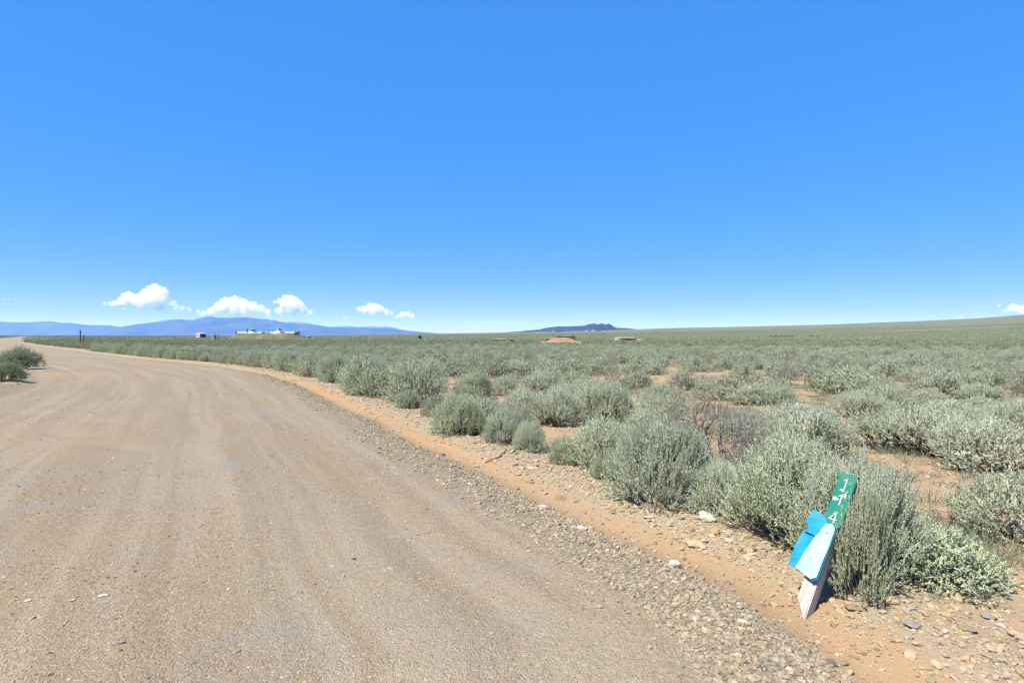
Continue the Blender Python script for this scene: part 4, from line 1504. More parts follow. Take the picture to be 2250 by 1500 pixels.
def paint_metal(name, col, rough, dirt=0.25, spec=0.5):
    t = NT(name)
    tc = t.n("ShaderNodeTexCoord").outputs['Object']
    f = t.noise(tc, 9.0, 5, 0.65)
    fade = t.noise(tc, 3.5, 3, 0.5)
    c = t.mix(t.math('MULTIPLY', t.smooth(fade, 0.4, 0.7), 0.30), col, tuple(0.72 * x + 0.12 for x in col))
    c = t.mix(t.math('MULTIPLY', t.smooth(f, 0.48, 0.72), dirt), c, (0.30, 0.235, 0.165))
    mp = t.n("ShaderNodeMapping"); t.set(mp.inputs[0], tc); mp.inputs['Scale'].default_value = (170, 20, 14); mp.inputs['Rotation'].default_value = (0, 0.5, 0)
    scr = t.smooth(t.noise(mp.outputs[0], 1.0, 4, 0.7), 0.66, 0.72)
    c = t.mix(t.math('MULTIPLY', scr, 0.45), c, tuple(0.4 * x + 0.30 for x in col))
    r = t.math('MULTIPLY_ADD', f, 0.25, rough - 0.1)
    return t.surf(t.bsdf(c, r, spec, t.bump(t.math('ADD', t.noise(tc, 14.0, 4), scr), 0.25, 0.003)))


M_POST = weathered_wood()
M_BLUE = paint_metal("blue_sign_paint", (0.006, 0.275, 0.450), 0.6, 0.12, 0.15)
M_BLUEGLARE = paint_metal("glare_blue_sign_paint", (0.33, 0.68, 0.78), 0.5, 0.2, 0.25)  # glare on the blue plate, put into the base colour as pale blue
M_GREEN = paint_metal("green_sign_paint", (0.002, 0.190, 0.130), 0.6, 0.1, 0.12)
M_WHITE = paint_metal("white_digit_paint", (0.72, 0.74, 0.74), 0.5, 0.1)
M_STEEL = paint_metal("galvanised_steel", (0.35, 0.36, 0.37), 0.45)


def sheet(name, outline, t, mat, bend=None, cut=10):
    """thin plate from a polygon in the plate's plane (x right, z up), thickness along y"""
    bm = bmesh.new()
    vs = [bm.verts.new((x, 0, z)) for x, z in outline]
    bm.faces.new(vs)
    if bend:
        zs = [z for _, z in outline]; xs = [x for x, _ in outline]
        for k in range(1, cut):
            z = min(zs) + (max(zs) - min(zs)) * k / cut
            bmesh.ops.bisect_plane(bm, geom=bm.verts[:] + bm.edges[:] + bm.faces[:], plane_co=(0, 0, z), plane_no=(0, 0, 1))
        for k in range(1, 6):
            x = min(xs) + (max(xs) - min(xs)) * k / 6
            bmesh.ops.bisect_plane(bm, geom=bm.verts[:] + bm.edges[:] + bm.faces[:], plane_co=(x, 0, 0), plane_no=(1, 0, 0))
        for v in bm.verts:
            v.co.y = bend(v.co.x, v.co.z)
    bmesh.ops.solidify(bm, geom=bm.faces[:], thickness=t)
    bmesh.ops.recalc_face_normals(bm, faces=bm.faces[:])
    me = bpy.data.meshes.new(name)
    bm.to_mesh(me); bm.free()
    me.materials.append(mat)
    return me


def build_sign():
    bx, by = 1.875, 3.66
    base = Vector((bx, by, hz(bx, by)))
    a = Vector((0.475, 0.27, 0.86)).normalized()            # along the post
    cdir = (Vector((0, 0, EYE)) - base).normalized()
    n = (cdir - a * cdir.dot(a)).normalized()               # towards the camera
    r = n.cross(a) * -1                                     # to the right when facing the plates
    if r.x < 0:
        r = -r
    turn = Matrix.Rotation(rad(-25), 3, a)
    n2 = turn @ n
    r2 = turn @ r
    if (r2.cross(a)).dot(n2) > 0:
        pass
    # local axes: x = right, y = away from the viewer, z = along the post
    M = Matrix(((r2.x, -n2.x, a.x, base.x), (r2.y, -n2.y, a.y, base.y), (r2.z, -n2.z, a.z, base.z), (0, 0, 0, 1)))
    root = bpy.data.objects.new("sign_post", None)
    COL.objects.link(root)
    root.empty_display_size = 0.2
    root.matrix_world = M
    tag(root, "leaning grey wooden post with blue and green plates by the sagebrush", "sign post")
    # post, its foot cut to a blunt point
    bm = bmesh.new()
    bmesh.ops.create_cube(bm, size=1)
    w = 0.089
    for v in bm.verts:
        v.co = Vector((v.co.x * w, v.co.y * w, (v.co.z + 0.5) * 1.02 - 0.06))
    bmesh.ops.bevel(bm, geom=[e for e in bm.edges if abs(e.verts[0].co.z - e.verts[1].co.z) > 0.5], offset=0.006, segments=2, affect='EDGES')
    bmesh.ops.bisect_plane(bm, geom=bm.verts[:] + bm.edges[:] + bm.faces[:], plane_co=(-w / 2, 0, 0.10), plane_no=(-0.83, 0, -0.55), clear_outer=True)
    bmesh.ops.holes_fill(bm, edges=bm.edges[:])
    me = bpy.data.meshes.new("post")
    bm.to_mesh(me); bm.free()
    me.materials.append(M_POST)
    post = link("post", me, None, root)
    yf = -w / 2
    off = turn.inverted() @ n                               # the plates face the viewer a little more than the post does
    # green number plate, upright along the post
    gw, g0, g1 = 0.112, 0.60, 0.985
    g = link("number_plate", sheet("number_plate", [(-gw / 2 + .012, g0), (gw / 2 - .012, g0), (gw / 2, g0 + .012), (gw / 2, g1 - .012), (gw / 2 - .012, g1),
                                                    (-gw / 2 + .012, g1), (-gw / 2, g1 - .012), (-gw / 2, g0 + .012)], 0.003, M_GREEN,
                                   lambda x, z: 0.012 * math.sin((z - g0) * 7) + 0.10 * max(0.0, x - 0.02) + 0.0012 * math.sin(z * 60 + x * 50)), None, root, (0.012, yf - 0.012, 0))
    g["label"] = "green plate with white house number digits"

    def digit(poly, z, h):
        q = [(x * h, z + y * h) for x, y in poly]
        d = link("digit", sheet("digit", q, 0.0015, M_WHITE), None, g, (0.0, -0.0035, 0))
        d.location.y = -0.006 + 0.012 * math.sin((z + h / 2 - g0) * 7)
        return d
    ONE = [(-0.02, 0), (0.12, 0), (0.12, 1), (0.0, 1), (-0.22, 0.80), (-0.16, 0.70), (-0.02, 0.80)]
    FOUR = [(0.05, 0), (0.20, 0), (0.20, 0.24), (0.34, 0.24), (0.34, 0.37), (0.20, 0.37), (0.20, 1.0), (0.04, 1.0), (-0.34, 0.36), (-0.34, 0.24), (0.05, 0.24)]
    for k, (pl, z) in enumerate(((FOUR, 0.625), (ONE, 0.755), (ONE, 0.870))):
        dd = digit(pl, z, 0.080)
        dd["label"] = ("white digit four", "white digit one, half hidden by leaves", "white digit one at the top")[k]
    # counter of the four, shown in the plate's green
    cnt = link("digit_counter", sheet("digit_counter", [(0.05 * .080, 0.625 + .37 * .080), (0.05 * .080, 0.625 + .76 * .080), (-0.17 * .080, 0.625 + .37 * .080)], 0.001, M_GREEN), None, g)
    cnt.location.y = -0.008 + 0.012 * math.sin((0.625 + .040 - g0) * 7)
    # wide blue plate behind, its upper half bent and torn
    blue = [(-0.155, 0.265), (0.030, 0.225), (0.055, 0.23), (0.055, 0.60), (0.0, 0.615), (-0.035, 0.66), (-0.105, 0.675), (-0.135, 0.575),
            (-0.085, 0.545), (-0.135, 0.505)]

    def bluebend(x, z):
        b = 0.05 * max(0.0, -x - 0.02) * (1 + 3 * max(0, z - 0.5))
        return b - 0.03 * max(0.0, (z - 0.56)) * (1 if x < 0 else 0.2) * 2 + 0.007 * math.sin(z * 23 + x * 31) + 0.003 * math.sin(z * 70 - x * 55)
    b_ = link("blue_plate", sheet("blue_plate", blue, 0.002, M_BLUE, bluebend, 14), None, root, (-0.012, yf - 0.020, 0))
    b_["label"] = "bright blue metal plate, creased and torn at the top"
    fold = [(-0.118, 0.512), (-0.035, 0.500), (-0.020, 0.548), (-0.085, 0.556)]
    link("torn_flap", sheet("torn_flap", fold, 0.002, M_BLUE, lambda x, z: -0.03 * (z - 0.5) * 8 * (0.3 - x) + 0.004 * math.sin(x * 160), 5), None, b_, (0, -0.010, 0))
    # front plate, glare from sky and sun painted in as pale blue
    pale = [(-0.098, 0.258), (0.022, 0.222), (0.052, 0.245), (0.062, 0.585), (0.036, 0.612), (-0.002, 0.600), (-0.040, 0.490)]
    p_ = link("pale_plate", sheet("pale_plate", pale, 0.002, M_BLUEGLARE, lambda x, z: 0.5 * x * x + 0.004 * math.sin(z * 14 + x * 20) + 0.002 * math.sin(x * 90 + z * 33), 12), None, root, (-0.004, yf - 0.042, 0))
    p_["label"] = "blue plate with painted-on pale glare, in front of the bright blue one"
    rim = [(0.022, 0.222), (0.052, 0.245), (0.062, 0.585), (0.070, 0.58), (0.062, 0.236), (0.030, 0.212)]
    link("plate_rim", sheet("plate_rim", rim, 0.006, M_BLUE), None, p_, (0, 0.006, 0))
    for (x, z) in ((0.0, 0.30), (0.02, 0.545)):
        bm = bmesh.new()
        bmesh.ops.create_cone(bm, cap_ends=True, segments=12, radius1=0.006, radius2=0.004, depth=0.005, matrix=Matrix.Rotation(rad(90), 4, 'X'))
        me = bpy.data.meshes.new("nail"); bm.to_mesh(me); bm.free(); me.materials.append(M_STEEL)
        link("nail", me, None, root, (x, yf - 0.046, z))


build_sign()


# ------------------------------------------------------------------ far things on the plain
def at_row(px, dist):
    """ground point at a forward distance under a photo column"""
    x = (px - 1125.0) / FPX * dist
    return x, dist, hz(x, dist)


def z_of(py, dist):
    return EYE + (HORIZ - py) / FPX * dist


M_ADOBE = plain("tan_plaster", (0.42, 0.31, 0.21), 0.95, 0.1, 0.15, 0.8)
M_WALLW = plain("white_plaster", (0.50, 0.50, 0.48), 0.9, 0.15, 0.08, 0.5)
M_MINT = plain("mint_roof", (0.30, 0.43, 0.35), 0.6, 0.3, 0.10, 0.4)
M_ROOFW = plain("white_roof", (0.52, 0.54, 0.52), 0.6, 0.3, 0.06, 0.4)
M_DARK = plain("dark_glass", (0.035, 0.045, 0.055), 0.25, 0.5, 0.3, 1.0)
M_DARKROOF = plain("dark_roof", (0.075, 0.070, 0.065), 0.8, 0.2, 0.2, 1.0)
M_REDEARTH = plain("red_earth", (0.300, 0.190, 0.125), 0.95, 0.05, 0.45, 0.8)
def bank_mat():
    t = NT("dry_grass_bank")
    tc = t.n("ShaderNodeTexCoord").outputs['Object']
    c = t.mix(t.smooth(t.noise(tc, 0.16, 5, 0.6), 0.48, 0.64), (0.140, 0.142, 0.078), (0.255, 0.175, 0.110))
    c = t.mix(t.math('MULTIPLY', t.smooth(t.noise(tc, 1.3, 4, 0.7), 0.5, 0.62), 0.6), c, (0.105, 0.115, 0.065))
    return t.surf(t.bsdf(c, 0.95, 0.05))


M_DRYGRASS = bank_mat()
M_VAN = plain("grey_white_metal", (0.70, 0.70, 0.70), 0.45, 0.5, 0.06, 1.0)
M_TEAL = plain("teal_tarp", (0.36, 0.50, 0.49), 0.7, 0.2, 0.1, 1.0)
M_TYRE = plain("black_rubber", (0.02, 0.02, 0.022), 0.8, 0.2, 0.2, 5)
M_POLE = plain("dark_pole", (0.06, 0.055, 0.05), 0.8, 0.2, 0.2, 2)
M_JUNIPER = leaf_mat("juniper_leaf", (0.045, 0.060, 0.030), (0.085, 0.105, 0.050), (0.12, 0.14, 0.07), 0.75, 0.15)


def part_box(name, root, x, y, z, sx, sy, sz, mat, bevel=0.0):
    """box whose underside centre is at x, y, z in the thing's own space"""
    return link(name, box_mesh(name, sx, sy, sz, mat, bevel), None, root, (x, y, z + sz / 2))


def mound_mesh(name, L, W, H, mat, seed, flat=0.45):
    n, m = 44, 22
    u = np.linspace(-1, 1, n); v = np.linspace(-1, 1, m)
    U, V = np.meshgrid(u, v)
    d = np.sqrt(U ** 2 + V ** 2)
    hgt = sstep(1.0, flat, d)
    Z = H * hgt * (1 + 0.16 * fbm(U * 5, V * 5, seed, 3)) + 0.10 * H * fbm(U * 9, V * 9, seed + 3, 3) * hgt - 0.2
    i = np.arange(m - 1)[:, None] * n; j = np.arange(n - 1)[None, :]
    Q = np.stack([i + j, i + j + 1, i + n + j + 1, i + n + j], -1).reshape(-1, 4)
    me = mesh_np(name, np.stack([U.ravel() * L / 2, V.ravel() * W / 2, Z.ravel()], -1), Q, smooth=True)
    me.materials.append(mat)
    return me


def lathe(name, prof, mat, seg=20):
    V, Q = [], []
    for r_, z_ in prof:
        for k in range(seg):
            an = 2 * math.pi * k / seg
            V.append((r_ * math.cos(an), r_ * math.sin(an), z_))
    for i in range(len(prof) - 1):
        for k in range(seg):
            kn = (k + 1) % seg
            Q.append((i * seg + k, i * seg + kn, (i + 1) * seg + kn, (i + 1) * seg + k))
    me = mesh_np(name, V, Q, smooth=True)
    me.materials.append(mat)
    return me


def earth_house():
    D = 250.0
    x, y, g = at_row(583, D)
    root = empty("earth_house", (x, y, g))
    tag(root, "earth-banked house with a mint green roof and two cone skylights below the mountains", "house")
    k = D / FPX                                             # metres for one photo pixel here
    zt = z_of(732.5, D) - g                                 # top of the bank
    link("earth_bank", mound_mesh("earth_bank", 196 * k, 26, zt, M_DRYGRASS, 5, 0.62), None, root, (0, 3, 0))
    X = lambda px: (px - 583) * k
    hgt = 4.6 * k
    part_box("wall", root, X(580), 5.2, zt - 0.3, 131 * k, 4.6, hgt + 0.25, M_MINT, 0.03)
    bm = bmesh.new()                                       # lean-to roof falling towards the road
    hw = 66 * k
    vs = [bm.verts.new(p) for p in ((-hw, 0.6, 0.15), (hw, 0.6, 0.15), (hw, 3.4, hgt), (-hw, 3.4, hgt), (-hw, 3.4, hgt - 0.2), (hw, 3.4, hgt - 0.2), (hw, 0.6, -0.05), (-hw, 0.6, -0.05))]
    for f in ((0, 1, 2, 3), (3, 2, 5, 4), (4, 5, 6, 7), (7, 6, 1, 0), (0, 3, 4, 7), (1, 6, 5, 2)):
        bm.faces.new([vs[i] for i in f])
    me = bpy.data.meshes.new("roof"); bm.to_mesh(me); bm.free(); me.materials.append(M_MINT)
    link("roof", me, None, root, (X(580), 0, zt))
    for px in (516, 648):
        part_box("end_wall", root, X(px), 0.2, zt - 0.3, 1.6 * k, 0.5, 6.0 * k + 0.3, M_WALLW if px < 560 else M_REDEARTH, 0.03)
    part_box("window", root, X(518.5), 0.1, zt, 1.7 * k, 0.5, 4.0 * k, M_DARK)
    part_box("chimney", root, X(541), 1.0, zt, 1.5 * k, 0.3, 11.0 * k, M_POLE)
    for (px, rr, hh, capx) in ((552, 13 * k, 7.5 * k, 1.0), (611, 14 * k, 8.5 * k, 1.0)):
        c = link("cone_skylight", lathe("cone_skylight", [(rr, -0.2), (rr * 0.93, 0.0), (rr * 0.72, hh * 0.35), (rr * 0.42, hh * 0.75), (rr * 0.22, hh), (0.02, hh * 1.02)], M_MINT), None, root, (X(px), 1.2, zt))
    cap = part_box("skylight_hood", root, X(552), 1.2, zt + 8.6 * k, 11 * k, 1.8, 1.6 * k, M_ROOFW, 0.08)
    part_box("hood_opening", root, X(554), 0.4, zt + 6.6 * k, 7 * k, 0.6, 2.0 * k, M_DARK)
    hood = part_box("skylight_hood", root, X(610.5), 1.2, zt + 8.8 * k, 5.5 * k, 1.6, 3.2 * k, M_ROOFW, 0.15)
    part_box("hood_opening", root, X(613.5), 0.3, zt + 8.0 * k, 3.6 * k, 0.5, 2.6 * k, M_DARK)
    part_box("window", root, X(577), 0.2, zt, 2.2 * k, 0.5, 3.6 * k, M_DARK)
    part_box("antenna", root, X(571.5), 1.0, zt, 0.35 * k, 0.07, 11.5 * k, M_ROOFW)
    # planting on the roof edge
    for (px, w, h, sd) in ((582, 11, 4.6, 1), (591, 5, 4.2, 2), (618, 5, 4.5, 3), (624, 5, 3.5, 4)):
        f = bush_mesh("roof_shrub", sd + 40, w * k, h * k)
        link("roof_plant", f, None, root, (X(px), -0.4, zt))
    return root


def bush_mesh(name, seed, w, h, n=170, mat=None):
    rg = np.random.default_rng(seed)
    th = rg.uniform(0, 6.28, n); f = np.sqrt(rg.uniform(0, 1, n))
    lump = 1 + 0.35 * np.sin(th * 3 + seed)
    P = np.stack([np.cos(th) * f * 0.5 * w * lump, np.sin(th) * f * 0.4 * w, h * np.sqrt(np.clip(1 - f * f * 0.8, 0, 1)) * rg.uniform(0.05, 1, n)], -1)
    Dv = unit(np.array([0, 0, 0.4]) + rg.normal(size=(n, 3)) * 0.7)
    V, Q = blades(P, Dv, rg.uniform(0.14, 0.3, n) * h, rg.uniform(0.08, 0.17, n) * h, rg)
    me = mesh_np(name, V, Q)
    fattr(me, "tint", np.repeat(rg.uniform(0, 1, n), 4))
    me.materials.append(mat or M_JUNIPER)
    return me


earth_house()


def camper():
    D = 205.0
    x, y, g = at_row(443, D)
    k = D / FPX
    root = empty("camper", (x, y, g), rad(-30))
    tag(root, "grey-white camper half hidden by the brush left of the mint green house", "camper")
    z0 = z_of(741, D) - g
    z1 = z_of(731, D) - g
    bm = bmesh.new()
    L = 12.5 * k
    prof = [(-L / 2, z0), (-L / 2, z1 - 0.55), (-L / 2 + 0.35, z1 - 0.12), (-L / 2 + 0.8, z1), (L / 2 - 0.3, z1), (L / 2, z1 - 0.25), (L / 2, z0)]
    f = [bm.verts.new((px_, -1.05, pz)) for px_, pz in prof]
    b = [bm.verts.new((px_, 1.05, pz)) for px_, pz in prof]
    bm.faces.new(f); bm.faces.new(b[::-1])
    for i in range(len(prof)):
        j = (i + 1) % len(prof)
        bm.faces.new((f[j], f[i], b[i], b[j]))
    bmesh.ops.recalc_face_normals(bm, faces=bm.faces[:])
    me = bpy.data.meshes.new("body"); bm.to_mesh(me); bm.free(); me.materials.append(M_VAN)
    link("body", me, None, root, (-3.4 * k, 0, 0))
    part_box("stripe", root, -3.4 * k, -1.07, z0 + 0.50, L * 0.96, 0.04, 0.16, M_DARKROOF)
    part_box("window", root, -5.0 * k, -1.07, z1 - 0.62, 3.0 * k, 0.04, 0.34, M_DARK)
    part_box("cab", root, 4.6 * k, 0, z0, 6.5 * k, 1.9, (z1 - z0) * 0.55, M_DARK, 0.12)
    part_box("cab_roof", root, 4.2 * k, 0, z0 + (z1 - z0) * 0.55, 4.4 * k, 1.7, (z1 - z0) * 0.2, M_DARK, 0.10)
    for wx in (-7.0 * k, 5.2 * k):
        w_ = link("wheel", lathe("wheel", [(0.05, -0.12), (0.38, -0.12), (0.40, 0.0), (0.38, 0.12), (0.05, 0.12)], M_TYRE, 16), None, root, (wx, -0.95, 0.40))
        w_.rotation_euler = (rad(90), 0, 0)
    return root


camper()


def trailer():
    D = 215.0
    x, y, g = at_row(469, D)
    k = D / FPX
    root = empty("flat_trailer", (x, y, g))
    tag(root, "small white roofed shed between the camper and the mint green house", "shed")
    zt = z_of(735.8, D) - g
    part_box("roof", root, 0, 0, zt - 0.25, 7.4 * k, 1.8, 0.25, M_ROOFW, 0.03)
    part_box("wall", root, 0.6 * k, 0, 0, 6.6 * k, 1.6, zt - 0.25, M_ADOBE, 0.02)
    part_box("post", root, 11 * k, 0.2, 0, 0.9 * k, 0.15, zt + 0.2, M_POLE)


trailer()


def mound_house():
    D = 190.0
    x, y, g = at_row(1232, D)
    k = D / FPX
    root = empty("earth_house", (x, y, g))
    tag(root, "house banked with bare red earth and a dark roof line in mid plain", "house")
    zt = z_of(740.2, D) - g
    X = lambda px: (px - 1232) * k
    link("earth_bank", mound_mesh("earth_bank", 92 * k, 9, zt, M_REDEARTH, 31, 0.5), None, root, (X(1235), 2, 0))
    part_box("roof", root, X(1246), 2.2, zt - 0.15, 38 * k, 4.5, 1.6 * k + 0.15, M_DARKROOF, 0.04)
    part_box("roof_hump", root, X(1224), 2.2, zt - 0.15, 7 * k, 3.5, 2.4 * k + 0.15, M_REDEARTH, 0.10)
    for px, w, h in ((1231, 2.6, 1.2), (1245, 4, 0.9), (1261, 2.2, 1.6)):
        part_box("vent", root, X(px), 1.5, zt + 1.45 * k, w * k, 0.6, h * k, M_POLE if px != 1245 else M_ROOFW, 0.02)
    part_box("side_wall", root, X(1193), 1.0, 0, 15 * k, 2.5, z_of(744.5, D) - g, M_REDEARTH, 0.10)
    part_box("side_roof", root, X(1206), 1.4, z_of(744, D) - g, 13 * k, 2.5, 2.2 * k, M_MINT, 0.05)


mound_house()


def low_house():
    D = 200.0
    x, y, g = at_row(1378, D)
    k = D / FPX
    root = empty("low_house", (x, y, g))
    tag(root, "long low white house with tan walls right of the red earth mound", "house")
    X = lambda px: (px - 1378) * k
    zt = z_of(740.5, D) - g
    part_box("end_wall", root, X(1357), 0, 0, 9 * k, 5, zt - 0.1, M_WALLW, 0.04)
    part_box("wall", root, X(1380), 0.6, 0, 36 * k, 4.6, zt - 0.45, M_ADOBE, 0.05)
    part_box("roof", root, X(1376), 0.5, zt - 0.32, 34 * k, 5.4, 0.32, M_ROOFW, 0.03)
    part_box("window", root, X(1358.5), -2.52, zt - 0.75, 3.0 * k, 0.08, 0.36, M_DARK)
    part_box("door", root, X(1362), -2.54, 0.2, 2.4 * k, 0.08, zt - 1.2, M_DARK)
    for px in (1372, 1380, 1387):
        part_box("window", root, X(px), -1.72, zt - 0.95, 3.4 * k, 0.06, 0.35, M_DARK)
    part_box("solar_panel", root, X(1394.5), 1.0, zt - 0.25, 5.0 * k, 2.0, 1.9 * k, M_DARK, 0.02)
    part_box("garden_wall", root, X(1402), -0.5, 0, 12 * k, 0.4, z_of(744.6, D) - g, M_WALLW, 0.03)


low_house()


def small_build(name, px0, px1, ytop, D, mat, roof, label, cat, dark=None):
    x, y, g = at_row((px0 + px1) / 2, D)
    k = D / FPX
    W = (px1 - px0) * k
    zt = max(z_of(ytop, D) - g, 0.6)
    root = empty(name, (x, y, g))
    tag(root, label, cat)
    part_box("wall", root, 0, 0, -0.3, W * 0.94, W * 0.5 + 1.5, zt * 0.82 + 0.3, mat, 0.03)
    part_box("roof", root, 0, 0, zt * 0.82, W, W * 0.5 + 2.0, zt * 0.18, roof, 0.03)
    if dark:
        part_box("window", root, W * dark, -(W * 0.25 + 0.78), zt * 0.35, W * 0.22, 0.08, zt * 0.3, M_DARK)
    return root


small_build("low_shed", 1083, 1098, 745.0, 170, M_DARK, M_ROOFW, "low white roofed shed with a dark front at the left of the pink earth", "shed", -0.2)
small_build("greenhouse", 1095, 1112, 744.2, 178, M_TEAL, M_ROOFW, "pale teal greenhouse joined to the low shed", "greenhouse", 0.25)
small_build("earth_berm_house", 1120, 1132, 746.0, 165, M_REDEARTH, M_REDEARTH, "low pink earth building left of the red mound", "house", 0.2)
small_build("white_trailer", 1132, 1139, 748.0, 160, M_WALLW, M_ROOFW, "tiny white trailer beside the pink earth building", "trailer", 0.2)
small_build("far_house", 785, 790, 739.2, 330, M_WALLW, M_ROOFW, "tiny white house at the foot of the mountains, left one", "house", 0.1)
small_build("far_house", 803, 807, 740.0, 330, M_WALLW, M_DARKROOF, "tiny house with a dark roof at the foot of the mountains", "house", 0.1)
small_build("far_house", 808, 817, 741.0, 320, M_ADOBE, M_ROOFW, "tiny tan house at the foot of the mountains, right one", "house", -0.2)
small_build("white_hut", 887.5, 890, 740.8, 300, M_WALLW, M_ROOFW, "tiny white hut alone on the plain", "hut", 0.1)
small_build("white_van", 924, 936, 743.4, 240, M_WALLW, M_ROOFW, "low white building under a small dark tree", "building", 0.3)
small_build("white_slab", 675, 681, 738.0, 232, M_WALLW, M_ROOFW, "small white shed at the right end of the green roofed house", "shed", 0.1)
small_build("hill_house", 1300, 1306, 724.8, 2300, M_WALLW, M_ROOFW, "distant white house on the far slope, nearest the dome mountain", "house", 0.2)
small_build("hill_house", 1286, 1292, 725.2, 2300, M_WALLW, M_ROOFW, "distant white house left of the other one on the far slope", "house", 0.2)
small_build("hill_house", 1214, 1218, 726.8, 2300, M_WALLW, M_ROOFW, "distant house among dark trees below the dome mountain", "house", 0.2)


def far_tree(px, ytop, ybase, D, w, label, group=None, seed=1):
    x, y, g = at_row(px, D)
    k = D / FPX
    h = (ybase - ytop) * k
    root = empty("tree", (x, y, g), 0)
    tag(root, label, "tree", group)
    link("trunk", lathe("trunk", [(0.05 * h, -0.2), (0.035 * h, 0.3 * h), (0.02 * h, 0.75 * h)], M_BARK, 8), None, root)
    m = bush_mesh("crown", seed + 60, w * k, h * 0.72, 420)
    link("crown", m, None, root, (0, 0, h * 0.28))


far_tree(922.5, 735.5, 746, 238, 6, "small dark tree beside the low white building", None, 3)
for i, px in enumerate((1211, 1222, 1226, 1231, 1235)):
    far_tree(px, 724.9 + 0.3 * (i % 2), 728.5, 2280, 6, "dark tree in the far clump below the dome mountain", "far clump of trees", 10 + i)
for i, px in enumerate((1296, 1311, 1315, 1319)):
    far_tree(px, 725.2, 728.0, 2290, 5, "dark tree beside the white houses on the far slope", "trees by the far white houses", 20 + i)


def pole(px, ytop, D, w, name, label, cat, group=None, arm=0.0):
    x, y, g = at_row(px, D)
    zt = z_of(ytop, D) - g
    root = empty(name, (x, y, g))
    tag(root, label, cat, group)
    link("post", lathe("post", [(w / 2, -0.2), (w / 2, 0.2), (w * 0.42, zt - 0.03), (w * 0.3, zt), (0.005, zt + 0.01)], M_POLE, 10), None, root)
    if arm:
        part_box("crossarm", root, 0, 0, zt * 0.9, arm, 0.12, 0.12, M_POLE)
    else:
        link("cap", lathe("cap", [(w * 0.5, zt - 0.16), (w * 0.58, zt - 0.14), (w * 0.58, zt - 0.02), (w * 0.3, zt + 0.02), (0.003, zt + 0.025)], M_POLE, 10), None, root)


pole(176.5, 725.5, 92, 0.20, "marker_post", "dark upright marker post beside the far bend of the road", "post")
pole(184.0, 736.0, 110, 0.17, "marker_post", "short dark post just right of the tall marker post", "post")
pole(1326, 730.5, 620, 0.45, "utility_pole", "thin utility pole left of the low white house", "pole", None, 2.4)
pole(1445, 728.5, 620, 0.45, "utility_pole", "thin utility pole right of the low white house", "pole", None, 2.4)



# ------------------------------------------------------------------ clouds, well beyond the haze
def cloud_material():
    m = bpy.data.materials.new("cloud_vapour"); m.use_nodes = True
    nt = m.node_tree; nt.nodes.clear()
    o = nt.nodes.new("ShaderNodeOutputMaterial")
    v = nt.nodes.new("ShaderNodeVolumePrincipled")
    v.inputs['Color'].default_value = (1, 1, 1, 1)
    v.inputs['Absorption Color'].default_value = (1, 1, 1, 1)
    v.inputs['Density'].default_value = 0.0017
    v.inputs['Anisotropy'].default_value = 0.0
    nt.links.new(v.outputs[0], o.inputs['Volume'])
    return m


M_CLOUD = cloud_material()
M_WISP = M_CLOUD.copy()
M_WISP.name = "thin_cloud_vapour"
M_WISP.node_tree.nodes["Principled Volume"].inputs['Density'].default_value = 0.0009
CLOUD_D = 62000.0


def cloud(puffs, base, label, seed, mat=None, flat=1.0):
    k = CLOUD_D / FPX
    cx = np.mean([p[0] for p in puffs])
    rg = np.random.default_rng(seed)
    bm = bmesh.new()
    for (px, py, r_) in puffs:
        n = max(2, int(r_ / 2.2))
        bmesh.ops.create_icosphere(bm, subdivisions=2, radius=r_, matrix=Matrix.Translation((px - cx, rg.uniform(-0.3, 0.3) * r_, HORIZ - py)))
        for q in range(n * 3):                              # cauliflower knobs
            th = rg.uniform(0, 6.28); ph = rg.uniform(-0.3, 1.4)
            d = Vector((math.cos(th) * math.cos(ph), math.sin(th) * math.cos(ph), math.sin(ph))) * r_ * rg.uniform(0.75, 1.0)
            rr = r_ * rg.uniform(0.22, 0.42)
            bmesh.ops.create_icosphere(bm, subdivisions=2, radius=rr, matrix=Matrix.Translation(Vector((px - cx, 0, HORIZ - py)) + d))
    zb = HORIZ - base
    for v in bm.verts:                                      # the even base of a fair-weather cloud
        if v.co.z < zb:
            v.co.z = zb - (zb - v.co.z) * 0.12
    me = bpy.data.meshes.new("cloud_raw"); bm.to_mesh(me); bm.free()
    tmp = bpy.data.objects.new("cloud_raw", me)
    COL.objects.link(tmp)
    rm = tmp.modifiers.new("remesh", 'REMESH')
    rm.mode = 'VOXEL'
    rm.voxel_size = 0.9
    dg = bpy.context.evaluated_depsgraph_get()
    out = bpy.data.meshes.new_from_object(tmp.evaluated_get(dg))
    bpy.data.objects.remove(tmp)
    V = np.empty(len(out.vertices) * 3, dtype=np.float32); out.vertices.foreach_get("co", V); V = V.reshape(-1, 3)
    N = np.empty(len(out.vertices) * 3, dtype=np.float32); out.vertices.foreach_get("normal", N); N = N.reshape(-1, 3)
    nz = fbm(V[:, 0] / 4.5 + V[:, 1] / 6.0, V[:, 2] / 4.5 - V[:, 1] / 5.0, seed, 4)
    V = V + N * (nz * 3.2)[:, None]
    V[:, 2] = (V[:, 2] - zb) * flat + zb
    V = V * k
    out.vertices.foreach_set("co", V.astype(np.float32).ravel())
    out.materials.clear(); out.materials.append(mat or M_CLOUD)
    o = link("cloud", out, None, None, ((cx - 1125) * k, CLOUD_D, EYE))
    tag(o, label, "cloud")
    return o


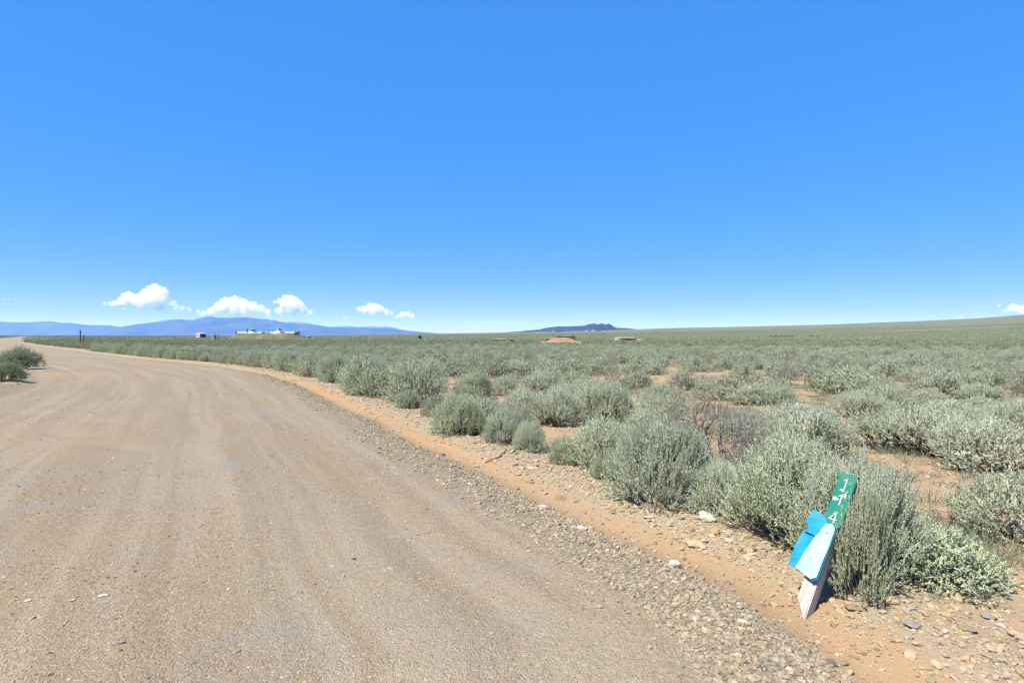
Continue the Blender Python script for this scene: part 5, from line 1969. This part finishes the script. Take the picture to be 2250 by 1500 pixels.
cloud([(300, 660, 14), (284, 654, 13), (270, 662, 11), (318, 656, 14), (331, 647, 16), (344, 639, 14), (357, 642, 12), (340, 656, 16), (361, 657, 12),
       (376, 668, 8), (312, 670, 11), (346, 670, 12), (255, 666, 7), (243, 668, 6), (232, 667, 4), (388, 676, 6.5), (402, 677, 5), (414, 678, 4)], 684,
      "largest white cumulus cloud, left over the mountains", 1)
cloud([(500, 668, 14), (514, 662, 13), (482, 675, 13), (535, 671, 14), (555, 676, 12), (573, 680, 10), (464, 684, 9), (515, 681, 15), (588, 685, 7), (447, 688, 6), (540, 684, 10), (436, 684, 4)], 694,
      "broad white cumulus cloud above the highest summit", 2)
cloud([(631, 660, 12), (645, 663, 12), (625, 668, 12), (656, 671, 12), (640, 678, 14), (667, 681, 9), (615, 662, 7), (604, 663, 5), (683, 686, 6), (615, 684, 9)], 695,
      "tall white cumulus cloud right of the broad one", 3)
cloud([(814, 676, 10), (825, 674, 9), (836, 680, 9), (799, 681, 9), (820, 685, 10), (849, 687, 7.5), (861, 689, 5), (789, 679, 6)], 699,
      "small white cumulus cloud over the right end of the mountains", 4)
cloud([(884, 692, 7.5), (895, 690, 6.5), (905, 695, 6.5), (874, 696, 5.5)], 703, "little white cloud beside the small cumulus", 5)
cloud([(440, 691, 5), (470, 692, 5.5), (500, 693, 5.5), (530, 694, 5.5), (560, 693, 6), (590, 691, 6.5), (620, 693, 6), (650, 694, 6), (675, 692, 5)], 697,
      "pale veil joining the broad cloud and the tall one at their bases", 12, M_WISP, 0.8)
cloud([(2226, 677, 10), (2237, 681, 10), (2250, 684, 11), (2212, 682, 6), (2194, 672, 3.5), (2262, 690, 10), (2244, 693, 7)], 699,
      "white cloud at the right edge above the ridge", 6)
cloud([(2108, 697, 4.5), (2114, 698, 4), (2101, 699, 3)], 702, "faint little cloud left of the right edge cloud", 7, M_WISP)
cloud([(741, 700, 3), (757, 699, 3.5), (766, 696, 3), (770, 698, 3)], 703, "faint shred of cloud between the cumulus clouds", 8, M_WISP)
cloud([(230, 664, 4), (250, 668, 5), (275, 676, 5), (300, 680, 5), (330, 681, 5), (360, 681, 5), (395, 682, 4), (420, 681, 4), (432, 686, 4)], 687,
      "pale veil along the base of the largest cloud", 9, M_WISP, 0.8)
cloud([(8, 652, 2.5), (20, 655, 2.2), (34, 656, 2.2), (48, 657, 2), (62, 658, 1.6)], 660, "thin pale cloud streak at the left edge, upper one", 10, M_WISP, 0.45)
cloud([(0, 674, 3), (16, 675, 3), (36, 676, 3), (58, 675, 2.6), (80, 676, 2.4), (102, 676, 2), (124, 677, 1.6)], 679, "long thin pale cloud streak at the left edge, lower one", 11, M_WISP, 0.45)


# ------------------------------------------------------------------ a line of dark brush and a pale track far to the right
for i, (px, w, h) in enumerate(((1694, 9, 3.2), (1704, 12, 3.8), (1717, 10, 3.4), (1729, 13, 4.2), (1741, 8, 3.0), (1783, 9, 3.2), (1797, 8, 2.8))):
    D = 330.0 + 6 * (i % 3)
    x, y, g = at_row(px, D)
    k = D / FPX
    o = link("dark_brush", bush_mesh("dark_brush", 300 + i, w * k, h * k + 0.5, 260), None, None, (x, y, g))
    tag(o, "dark brush clump far out on the plain, %s" % ("in the main line" if i < 5 else "right of the main line"), "shrub",
        "line of dark brush" if i < 5 else "end of the line of dark brush")


def dirt_track():
    px = np.linspace(1880, 2420, 90)
    D = 640 + 40 * np.sin((px - 1900) / 160.0)
    x = (px - 1125) / FPX * D
    top = height(x, D) + 0.75
    V, Q = [], []
    for a, b, c in zip(x, D, top):
        V += [(a, b - 5.0, c - 1.1), (a, b - 2.2, c), (a, b + 2.2, c), (a, b + 5.0, c - 1.1)]
    for i in range(len(px) - 1):
        for j in range(3):
            Q.append((i * 4 + j, (i + 1) * 4 + j, (i + 1) * 4 + j + 1, i * 4 + j + 1))
    me = mesh_np("dirt_track", V, Q)
    o = link("dirt_track", me, plain("pale_track_dirt", (0.34, 0.27, 0.185), 0.95, 0.05, 0.3, 0.05))
    tag(o, "pale dirt track crossing the far plain at the right", None, None, "structure")


dirt_track()
